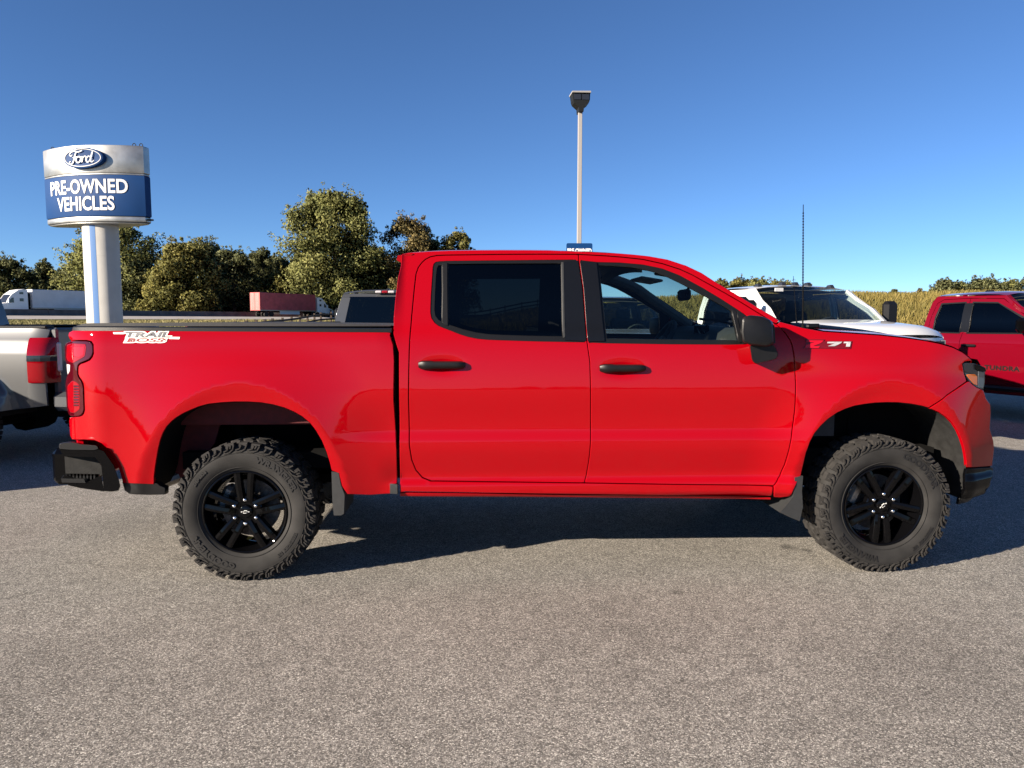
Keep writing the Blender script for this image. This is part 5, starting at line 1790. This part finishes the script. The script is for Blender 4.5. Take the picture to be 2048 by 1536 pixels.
# ------------------------------------------------------------------ the other pickups on the lot
def lot_wheel(R, hw, rimcol):
    ty = MB().lathe_y(tyre_profile(R, hw, R * .62), 48)
    ty = ty.mesh('tyre', angle=60); ty.materials.append(M['rubber'])
    td = MB()
    for k in range(44):
        a = 2 * math.pi * k / 44; d = 2 * math.pi / 44
        for y0, y1 in ((-hw + .006, -hw * .45), (-hw * .4, -.004), (.004, hw * .4), (hw * .45, hw - .006)):
            lug(td, a, a + .72 * d, y0, y1, R - .018, R, 0, .003)
    td = td.mesh('tread', smooth=False); td.materials.append(M['tread'])
    rm = MB().lathe_y([(R * .63, -hw * .72), (R * .61, -hw * .8), (R * .585, -hw * .72), (R * .55, -hw * .5), (R * .54, hw * .6)], 40)
    for k in range(6):
        a = k * math.pi / 3
        rings = []
        for t in np.linspace(0, 1, 4):
            r = R * (.10 + .47 * t); w = .040 + .012 * t; y = -hw * .62 - .02 * math.sin(t * 3.1)
            loc = [(r, y + .04, -w), (r, y, -w * .8), (r, y, w * .8), (r, y + .04, w)]
            rings.append([(p[0] * math.cos(a) - p[2] * math.sin(a), p[1], p[0] * math.sin(a) + p[2] * math.cos(a)) for p in loc])
        rm.loft(rings)
    rm.lathe_y([(0, -hw * .72), (R * .14, -hw * .7), (R * .2, -hw * .5)], 24)
    rm = fix_normals(rm).mesh('rim', angle=40); rm.materials.append(rimcol)
    dk = MB().lathe_y([(0, -hw * .1), (R * .54, -hw * .1)], 24).mesh('brake_drum'); dk.materials.append(M['matte_black'])
    return ty, td, rm, dk

def lot_pickup(label, pos, heading, body, group, wb=3.75, hood_z=1.36, belt=1.33, roof=1.96, width=1.02, xf=2.83, xr=-3.02, cab_r=-.95, wsb=1.12, rooff=.38,
               tyre_r=.40, rim=None, clearance=False, tow_mirror=False, tall_tail=True, dually=False, chrome=False, name='pickup_truck', mirror_col=None, tail_style=0, sill_step=False, arch_h=.56, hood_bulge=.02, face=True, dark_glass=True, tumble=1.0, split=None, lo=.52):
    t = thing(name, label, 'pickup truck', pos, heading, group)
    rim = rim or M['steel']
    prof = curve_fn([.35, .45, .55, .75, 1.0, 1.15, belt - .06, belt, belt + .03, (belt + roof) / 2, roof - .10, roof - .03, roof + .05],
                    [width - .07, width - .035, width - .02, width - .008, width, width - .004, width - .028, width - .055, width - .085, width - .085 - .08 * tumble, width - .085 - .16 * tumble, width - .085 - .19 * tumble, width - .17 - .19 * tumble])
    xa, xb = -wb / 2, wb / 2
    def W(x, z):
        x = np.asarray(x, float); z = np.asarray(z, float)
        w = prof(z)
        for ax in (xa, xb):
            e = np.sqrt(((x - ax) / .50) ** 2 + ((np.maximum(z, .3) - .38) / (arch_h + .04)) ** 2)
            d = (e - 1) * .5
            big = .17 if (dually and ax == xa) else .03
            w = w + big * (1 - smoothstep(.10, .16 if big > .1 else .26, d)) * smoothstep(belt - .02, belt - .2, z)
        w = w - .55 * np.maximum(0, x - (xf - .75)) ** 2 - 1.2 * np.maximum(0, xr + .18 - x) ** 2
        return w
    B = Body(W)
    def pan(nm, poly, mat, par=t, holes=(), **kw):
        kw.setdefault('step', .06)
        out = []
        for s_ in (-1, 1):
            p_ = par[(s_ + 1) // 2] if isinstance(par, list) else par
            out.append(part(nm, B.panel(poly, holes, side=s_, **kw), mat, p_))
        return out
    def arch(ax, r=None):
        return [(ax - .50 * math.cos(a), .38 + arch_h * math.sin(a) ** .8) for a in np.linspace(0.12, math.pi - .12, 17)]
    bz = belt + .10                                 # bed rail
    # bed, fender, doors, cab frame
    pan('bed_side', [(xr, .62), (xr, bz), (cab_r - .02, bz), (cab_r - .02, lo), (xa + .52, lo)] + arch(xa)[::-1] + [(xa - .52, lo + .04)], body)
    pan('fender', [(wsb + .10, lo), (xb - .52, lo)] + arch(xb) + [(xb + .52, .56), (xf - .05, .60), (xf, .9), (xf - .04, hood_z - .12), (xf - .16, hood_z - .05), (wsb + .35, hood_z), (wsb + .12, hood_z + .02)], body)
    rt_ = roof - .035
    bp_ = (cab_r + wsb) / 2 - .02 if split is None else split                   # door split
    aw = [(wsb, belt + .03), (wsb - .25, belt + (rt_ - belt) * .45), (rooff + .06, rt_ - .04)]
    rd = [(cab_r + .10, lo + .16), (cab_r + .10, belt + .2), (cab_r + .16, rt_ - .12), (cab_r + .26, rt_ - .06), (bp_ - .02, rt_ - .05), (bp_, belt), (bp_, lo + .08), (cab_r + .28, lo + .08)]
    fd = [(bp_, lo + .08), (bp_, belt), (bp_ - .02, rt_ - .05), (rooff, rt_ - .07), (wsb - .30, belt + (rt_ - belt) * .43), (wsb - .02, belt + .0), (wsb + .08, belt - .06), (wsb + .09, lo + .25), (wsb + .02, lo + .08)]
    pan('cab_frame', [(cab_r, lo), (cab_r, belt + .1), (cab_r + .06, rt_ - .1), (cab_r + .12, rt_), (rooff + .02, rt_ - .015), (wsb - .23, belt + (rt_ - belt) * .49), (wsb + .08, belt + .03), (wsb - .02, belt), (wsb - .30, belt + (rt_ - belt) * .43), (rooff, rt_ - .07), (bp_ - .02, rt_ - .05), (cab_r + .26, rt_ - .06), (cab_r + .16, rt_ - .12), (cab_r + .10, belt + .2), (cab_r + .10, lo + .16), (cab_r + .28, lo + .08), (wsb + .09, lo + .07), (wsb + .09, lo - .03), (cab_r, lo - .03)], body)
    rwin = [(cab_r + .20, belt + .035), (cab_r + .20, belt + .25), (cab_r + .25, rt_ - .14), (bp_ - .09, rt_ - .125), (bp_ - .07, belt + .03)]
    fwin = [(bp_ + .08, belt + .03), (bp_ + .05, rt_ - .125), (rooff - .06, rt_ - .14), (wsb - .35, belt + (rt_ - belt) * .385), (wsb - .11, belt + .04)]
    d1 = pan('rear_door', rd, body, holes=[rwin], step=.05)
    d2 = pan('front_door', fd, body, holes=[fwin], step=.05)
    gm = M['glass_dark'] if dark_glass else M['glass_tint']
    pan('window_glass', rwin, gm, d1, inset=-.004, off=-.012, depth=0, step=.1)
    pan('window_glass', fwin, gm if dark_glass == 2 else M['glass_tint'], d2, inset=-.004, off=-.012, depth=0, step=.1)
    for win, dd in ((rwin, d1), (fwin, d2)):
        big = [(x + (.02 if x > np.mean([p[0] for p in win]) else -.02), z + (.02 if z > belt + .2 else -.018)) for x, z in win]
        pan('window_trim', big, M['trim_black'], dd, holes=[win], inset=0, off=.001, depth=.006, step=.06)
    pan('pillar_cover', [(bp_ - .075, belt + .03), (bp_ - .09, rt_ - .125), (bp_ + .05, rt_ - .125), (bp_ + .078, belt + .03)], M['pillar_black'], d2, inset=.004, off=.0035, depth=.004, step=.08)
    for dd, hx in ((d1, cab_r + .24), (d2, bp_ + .16)):
        for k, s_ in enumerate((-1, 1)):
            mb = MB(); hz = belt - .17; w = float(W(hx, hz))
            mb.rbox((hx, s_ * (w + .022), hz), (.24, .03, .042), .014); mb.rbox((hx + .1, s_ * (w + .006), hz), (.03, .03, .03), .005); mb.rbox((hx - .1, s_ * (w + .006), hz), (.03, .03, .03), .005)
            part('door_handle', mb, M['trim_black'] if not chrome else M['chrome'], dd[k])
    # roof, screens, hood
    def wv(x, z):
        return float(W(x, z))
    rs = [(cab_r + .10, rt_ - .03), (cab_r + .14, rt_), (cab_r + .5, rt_ + .01), (0, rt_ + .012), (rooff - .1, rt_ + .0), (rooff + .03, rt_ - .02)]
    part('roof', cross_patch([(x, z, wv(x, z)) for x, z in rs], 0, .055, 20, 2.8), body, t, angle=60)
    wsr = [(rooff + .03, rt_ - .025), (rooff + .25, rt_ - .025 - (rt_ - belt) * .28), (wsb - .22, belt + (rt_ - belt) * .48), (wsb + .04, belt + .055)]
    part('windshield', cross_patch([(x, z, wv(x, z) - .045, .05 + .17 * i / 3, .045 - .02 * i / 3) for i, (x, z) in enumerate(wsr)], n=20, p=2.6, powd=2.2), M['glass_screen'], t, angle=60)
    for s_ in (-1, 1):
        mb = MB()
        mb.loft([[(x - .03, s_ * (wv(x, z) + .010), z - .035), (x, s_ * (wv(x, z) + .010), z + .006), (x + .012, s_ * (wv(x, z) - .055), z + .016), (x - .02, s_ * (wv(x, z) - .06), z - .03)] for x, z in wsr])
        part('screen_pillar', fix_normals(mb), body, t)
    hs_ = [(wsb + .16, hood_z + .035, .1, .04), (wsb + .35, hood_z + .012, .10, .045), (xf - .7, hood_z - .005, .12, .05), (xf - .3, hood_z - .03, .13, .04), (xf - .12, hood_z - .06, .14, .02), (xf - .05, hood_z - .12, .145, .01)]
    part('hood', cross_patch([(x, z, wv(x, min(z, hood_z - .02)) - .01, b_, c_ + hood_bulge) for x, z, b_, c_ in hs_], n=24, p=4, powd=2.2), body, t, angle=50)
    mb = MB(); mb.grid([[(wsb + d, y, hood_z + h) for y in np.linspace(-width + .12, width - .12, 9)] for d, h in ((-.05, .05), (.18, .02), (.26, -.06))]); part('cowl_panel', mb, M['black_plastic'], t)
    # nose
    fz = [(xf - .05, hood_z - .12), (xf - .02, hood_z - .3), (xf, .85), (xf - .02, .62)]
    part('nose', cross_patch([(x, z, wv(x, z) - .01, .15, 0) for x, z in fz], n=16), body, t, angle=50)
    if face:
        mb = MB(); mb.grid([[(x + .02 + .15 * (1 - (y / width) ** 2), y, z) for y in np.linspace(-.62, .62, 11)] for x, z in ((xf - .04, hood_z - .16), (xf - .01, .82))]); gr = part('grille', mb, M['gloss_black'], t)
        for k in range(4):
            z = .90 + k * .09
            mb = MB(); mb.tube([(xf + .015 + .15 * (1 - (y / width) ** 2), y, z) for y in np.linspace(-.6, .6, 9)], .018, 6); part('grille_bar', mb, M['chrome'] if chrome else M['trim_black'], gr)
    for s_ in (-1, 1):
        mb = MB(); mb.loft([[(xf - .26, s_ * (wv(xf - .26, z) + .004), z), (xf - .06, s_ * (wv(xf - .06, z) + .006), z), (xf + .05, s_ * (width - .36), z), (xf - .1, s_ * (width - .40), z)] for z in (hood_z - .36, hood_z - .15)])
        part('headlight', fix_normals(mb), M['lens_clear'], t, smooth=False)
    mb = MB(); mb.loft([[(xf - .3, y, .50), (xf + .05 + .16 * (1 - (y / width) ** 2), y, .50), (xf + .07 + .16 * (1 - (y / width) ** 2), y, .74), (xf - .3, y, .74)] for y in np.linspace(-width + .02, width - .02, 13)]); part('front_bumper', fix_normals(mb), M['chrome'] if chrome else M['trim_black'], t, angle=30)
    # tail
    wr_ = wv(xr + .03, 1.0)
    mb = MB(); mb.rbox((xr - .03, 0, (bz + .70) / 2), (.08, 2 * wr_ - .24, bz - .70), .02); tg = part('tailgate', mb, body, t)
    mb = MB(); mb.rbox((xr - .075, 0, 1.14), (.02, 1.0, .16), .01); part('tailgate_trim', mb, M['chrome'] if chrome else body, tg)
    mb = MB(); mb.rbox((xr - .085, 0, bz - .07), (.03, .28, .05), .01); part('tailgate_handle', mb, M['trim_black'], tg)
    for s_ in (-1, 1):
        tz0, tz1 = bz - .56, bz - .10
        def corner(z, g=.0):
            w0 = wv(xr + .10, z)
            return [(xr + k_, s_ * (wv(xr + k_, z) + .014 + g), z) for k_ in (.15, .11, .08, .05, .02)] + [(xr - .045 - g, s_ * (wv(xr, z) - .012), z), (xr - .075 - g, s_ * (wr_ - .13), z), (xr + .0, s_ * (wr_ - .13), z), (xr + .1, s_ * (w0 - .06), z)]
        mb = MB(); mb.loft([corner(tz0)] + [corner(tz0 + .02 + (tz1 - tz0 - .04) * k_ / 8, .006) for k_ in range(9)] + [corner(tz1)]); tlm = part('tail_light', fix_normals(mb), M['tail_red'], t, angle=50)
        mb = MB(); mb.loft([corner(tz0 + .22, .010), corner(tz0 + .25, .010), corner(tz0 + .28, .010)]); part('dark_lens', fix_normals(mb), M['lens_dark'], tlm, smooth=False)
        mb = MB(); mb.rbox((xr - .078, s_ * (wr_ - .125), (tz0 + tz1) / 2 + .03), (.03, .06, .30), .015); part('reverse_lens', mb, M['tail_clear'], tlm)
    mb = MB(); mb.rbox((xr - .12, 0, .66), (.26, 2 * width - .18, .20), .05); rbm = part('rear_bumper', mb, M['chrome'] if chrome else M['charcoal'], t)
    for s_ in (-1, 1):
        mb = MB(); mb.rbox((xr - .13, s_ * (width - .28), .70), (.27, .30, .12), .03); part('bumper_step', mb, M['black_plastic'], rbm)
    mb = MB(); mb.box(((xr + cab_r) / 2, 0, .95), (cab_r - xr - .1, 1.5, .04)); mb.box(((xr + cab_r) / 2, -.80, 1.12), (cab_r - xr - .1, .03, bz - .85)); mb.box(((xr + cab_r) / 2, .80, 1.12), (cab_r - xr - .1, .03, bz - .85)); part('bed_box', mb, M['liner'], t)
    for s_ in (-1, 1):
        mb = MB(); mb.rbox(((xr + cab_r) / 2, s_ * (wv(-2, bz) - .055), bz + .008), (cab_r - xr - .04, .12, .03), .01); part('bed_rail', mb, M['black_plastic'], t)
    # back of the cab
    bs_ = [(cab_r, lo), (cab_r, belt + .09), (cab_r + .06, rt_ - .1), (cab_r + .11, rt_ - .02)]
    mb = MB(); mb.grid([[(x, y * wv(x, z), z) for y in np.linspace(-1, 1, 7)] for x, z in (bs_[0], bs_[1])])
    for f0, f1 in ((-1, -.80), (.80, 1)):
        mb.grid([[(x, y * wv(x, z), z) for y in (f0, f1)] for x, z in bs_[1:]])
    mb.grid([[(x + dx, y * wv(x, z), z + .0) for y in np.linspace(-1, 1, 9)] for x, z, dx in ((cab_r + .065, rt_ - .085, 0), (cab_r + .11, rt_ - .02, 0))])
    part('cab_back', mb, body, t)
    mb = MB(); mb.grid([[(x + .004, y * wv(x, z), z) for y in np.linspace(-.82, .82, 7)] for x, z in ((cab_r, belt + .07), (cab_r + .062, rt_ - .075))]); part('rear_window', mb, M['glass_dark'], t)
    mb = MB(); mb.rbox((cab_r + .06, 0, rt_ + .012), (.06, .11, .045), .012); bl = part('brake_light', mb, M['tail_red'], t)
    for s_ in (-1, 1):
        mb = MB(); mb.rbox((cab_r + .06, s_ * .115, rt_ + .012), (.06, .11, .045), .012); part('cargo_light', mb, M['tail_clear'], bl)
    mb = MB(); mb.rbox((cab_r + .5, 0, rt_ + .075), (.16, .05, .05), .02); part('roof_fin', mb, M['trim_black'], t)
    # mirrors
    for k, s_ in enumerate((-1, 1)):
        mb = MB()
        hgt = .36 if tow_mirror else .22
        mx, mz = wsb - .26, belt + .06
        w = wv(mx, mz)
        mb.rbox((mx + .03, s_ * (w + (.24 if tow_mirror else .17)), mz + hgt / 2 - .02), (.13, .24, hgt), .05)
        mb.tube([(mx + .03, s_ * (w - .02), mz), (mx + .03, s_ * (w + .2), mz + .02)], .04, 8)
        part('mirror', mb, mirror_col or M['trim_black'], d2[k])
    if clearance:
        for y in (-.62, -.22, 0, .22, .62):
            mb = MB()
            x_, z_ = rooff - .12, rt_ + .012 + .055 * (1 - abs(y / .76) ** 2.8)
            mb.loft([[(x_ - .09, y - .03, z_ - .01), (x_ + .05, y - .035, z_ - .015), (x_ + .05, y + .035, z_ - .015), (x_ - .09, y + .03, z_ - .01)], [(x_ - .05, y - .02, z_ + .03), (x_ + .02, y - .025, z_ + .035), (x_ + .02, y + .025, z_ + .035), (x_ - .05, y + .02, z_ + .03)]])
            part('roof_marker', fix_normals(mb), M['lens_dark'], t)
    if sill_step:
        for s_ in (-1, 1):
            mb = MB(); mb.tube([(cab_r + .1, s_ * (width + .01), .47), (wsb, s_ * (width + .01), .47)], .04, 8); part('side_step', mb, M['black_plastic'], t)
    # cabin
    mb = MB(); mb.box((.05, 0, .70), (2.0, 1.7, .06)); mb.box((cab_r + .10, 0, 1.05), (.05, 1.7, .7)); part('cabin_floor', mb, M['interior'], t)
    mb = MB(); mb.loft([[(wsb - .42, y, belt - .10), (wsb - .36, y, belt + .02), (wsb - .1, y, belt + .03), (wsb + .12, y, belt - .02), (wsb + .1, y, .8), (wsb - .4, y, .8)] for y in np.linspace(-.84, .84, 5)]); part('dashboard', fix_normals(mb), M['interior'], t)
    part('headliner', cross_patch([(x, z - .05, wv(x, z) - .05) for x, z in rs[1:]], 0, .045, 10, 2.6), M['headliner'], t)
    for y in (-.40, .40):
        mb = MB(); mb.rbox((.02, y, 1.0), (.5, .5, .16), .05); so_ = part('seat', mb, M['seat'], t)
        mb = MB(); mb.rbox((-.26, y, belt - .04), (.14, .48, .62), .05, Matrix.Rotation(rad(-12), 3, 'Y')); part('backrest', mb, M['seat'], so_)
        mb = MB(); mb.rbox((-.34, y, belt + .34), (.09, .25, .18), .04); part('headrest', mb, M['seat'], so_)
    mb = MB(); sc2 = Vector((.42, .40, belt - .0)); ax2 = Vector((-.86, 0, .5)).normalized(); v2 = ax2.cross(Vector((0, 1, 0)))
    mb.tube([sc2 + (Vector((0, 1, 0)) * math.cos(q) + v2 * math.sin(q)) * .19 for q in np.linspace(0, 2 * math.pi, 17)], .016, 6); mb.tube([sc2, sc2 - ax2 * .2], .05, 8); part('steering_wheel', mb, M['interior'], t)
    mb = MB(); mb.rbox((rooff + .12, 0, rt_ - .10), (.03, .24, .08), .012); part('cabin_mirror', mb, M['matte_black'], t)
    for y0, y1 in ((-.7, -.05), (.0, .62)):
        mb = MB(); mb.tube([(wsb + .20, y0, hood_z + .055), (wsb + .17, y1, hood_z + .09)], .010, 6); part('wiper', mb, M['matte_black'], t)
    # under the body
    mb = MB(); mb.box((0, 0, .64), (wb + 1.2, 1.5, .14)); mb.box((0, -.45, .52), (wb + 1.6, .1, .16)); mb.box((0, .45, .52), (wb + 1.6, .1, .16)); mb.tube([(xa, -.8, tyre_r), (xa, .8, tyre_r)], .09, 8); mb.tube([(xb, -.8, tyre_r), (xb, .8, tyre_r)], .05, 8); mb.tube([(xa, -.17, tyre_r), (xa, .17, tyre_r)], .19, 10); part('chassis', mb, M['matte_black'], t)
    mb = MB(); mb.tube([(xr + .9, .25, .55), (xr + .2, .25, .55)], .12, 12); part('exhaust', mb, M['disc_steel'], t)
    for ax in (xa, xb):
        for s_ in (-1, 1):
            rows = []
            for x, z in arch(ax):
                w = wv(x, z) - .008
                rows.append([(x, s_ * w, z), (x, s_ * (w - .04), z + .02), (x, s_ * .45, z + .02)])
            mb = MB().grid(rows); part('wheel_housing', mb, M['liner'], t)
    me4 = lot_wheel(tyre_r, .135, rim)
    for ax in (xa, xb):
        for s_ in (-1, 1):
            w_ = link('wheel', None, None, t, (ax, s_ * (width - .15 + (.13 if dually and ax == xa else 0)), tyre_r))
            w_.rotation_euler = (0, 0, 0 if s_ < 0 else math.pi)
            for nm, me in zip(('tyre', 'tread', 'rim', 'brake_drum'), me4):
                link(nm, me, None, w_)
    return t, B, W, d1, d2

def at(px, D):
    p = on_depth(px, 640, D)
    return Vector((p.x, p.y, 0))
def cam_heading(deg):
    """heading measured from the photograph's right hand side, positive away from the viewer"""
    return rad(deg) - YAW

LOTG = 'pickups parked on the dealer lot'
# white heavy pickup, nose towards the viewer and a little to the right
hd = cam_heading(-74)
f = Vector((math.cos(hd), math.sin(hd), 0)); lft = Vector((-f.y, f.x, 0))
base = at(1670, 9.9)          # middle of its windscreen foot
wt, wB, wW, wd1, wd2 = lot_pickup('white heavy duty pickup with roof marker lights facing the viewer behind the red hood', tuple(base - f * 1.10), hd, M['white_paint'], LOTG,
    wb=4.05, hood_z=1.40, belt=1.37, roof=1.985, xf=2.22, xr=-3.3, wsb=1.05, rooff=.36, clearance=True, tow_mirror=True, tyre_r=.42, chrome=False, hood_bulge=.03, dark_glass=False, tumble=.62)
mb = MB()
a0 = Vector((1.35, -.80, 1.45))
mb.tube([a0, a0 + Vector((-.10, 0, .62))], [.005, .003], 6); mb.tube([a0 - Vector((0, 0, .02)), a0 + Vector((0, 0, .03))], [.018, .010], 8)
part('aerial', mb, M['matte_black'], wt)
mb = MB(); mb.rbox((.62, -.55, 1.92), (.01, .14, .05), .004); part('screen_sticker', mb, M['sign_white'], wt)

# dark red pickup at the right edge, side on
hd = cam_heading(-67)
f = Vector((math.cos(hd), math.sin(hd), 0)); lft = Vector((-f.y, f.x, 0))
base = at(1850, 12.3)          # foot of the rear edge of its cab, near side
dr, rB, rW, rd1, rd2 = lot_pickup('dark red crew cab pickup with black trim parked at the right edge', tuple(base + f * .92 + lft * .86), hd, M['dark_red'], LOTG,
    wb=3.70, hood_z=1.30, belt=1.27, roof=1.93, xf=2.86, xr=-2.45, lo=.40, cab_r=-.92, wsb=1.05, rooff=.32, split=-.19, tyre_r=.40, rim=M['gloss_black'], sill_step=True, dark_glass=2, mirror_col=M['gloss_black'], width=1.01)
tm = text_mb('TUNDRA', size=.095, offset=.003, width=1.25, extrude=.003, space=1.1)
mb = MB(); vs = []
for p in tm.v:
    x, z = .50 + p[0], .77 + p[1]
    vs.append((x, -(float(rW(x, z)) + .004 + p[2]), z))
mb.add(vs, tm.f); part('door_lettering', mb, M['trim_black'], rd2[0], smooth=False)

# silver dual wheel pickup at the left edge, tail towards the viewer, and its neighbour outside the frame
hd = cam_heading(172)
f = Vector((math.cos(hd), math.sin(hd), 0)); lft = Vector((-f.y, f.x, 0))
tail = at(90, 7.35)            # its left rear corner
kw = dict(wb=4.05, hood_z=1.40, belt=1.32, roof=2.04, xf=2.75, xr=-3.05, cab_r=-.95, tyre_r=.41, tow_mirror=True)
sl, sB, sW, s1, s2 = lot_pickup('silver dual wheel pickup showing its red tail light at the left edge', tuple(tail + f * 3.10 - lft * 1.0), hd, M['silver'], LOTG, dually=True, chrome=False, **kw)
lot_pickup('charcoal pickup just outside the left edge whose shadow falls on the dual wheel pickup', tuple(tail + f * 5.0 - lft * 1.0 + lft * 2.9), hd, M['charcoal'], LOTG, **kw)
# grey pickup seen from behind over the red pickup's bed
hd = cam_heading(92)
f = Vector((math.cos(hd), math.sin(hd), 0))
base = at(770, 13.2)
lot_pickup('grey pickup facing away with dark rear window above the black bed cover', tuple(base + f * .95), hd, M['silver'], LOTG,
    wb=4.05, hood_z=1.40, belt=1.35, roof=2.03, xf=2.75, xr=-3.05, cab_r=-.95, tyre_r=.41, tow_mirror=True, clearance=False)
# grey pickup seen through the red pickup's front window, nose to the viewer
hd = cam_heading(-82)
f = Vector((math.cos(hd), math.sin(hd), 0))
base = at(1250, 11.2)
lot_pickup('grey pickup facing the viewer, seen through the front side window of the red pickup', tuple(base - f * 1.10), hd, M['blue_grey'], LOTG,
    wb=3.70, hood_z=1.27, belt=1.26, roof=1.86, xf=2.80, xr=-2.85, cab_r=-.95, tyre_r=.40, dark_glass=False)
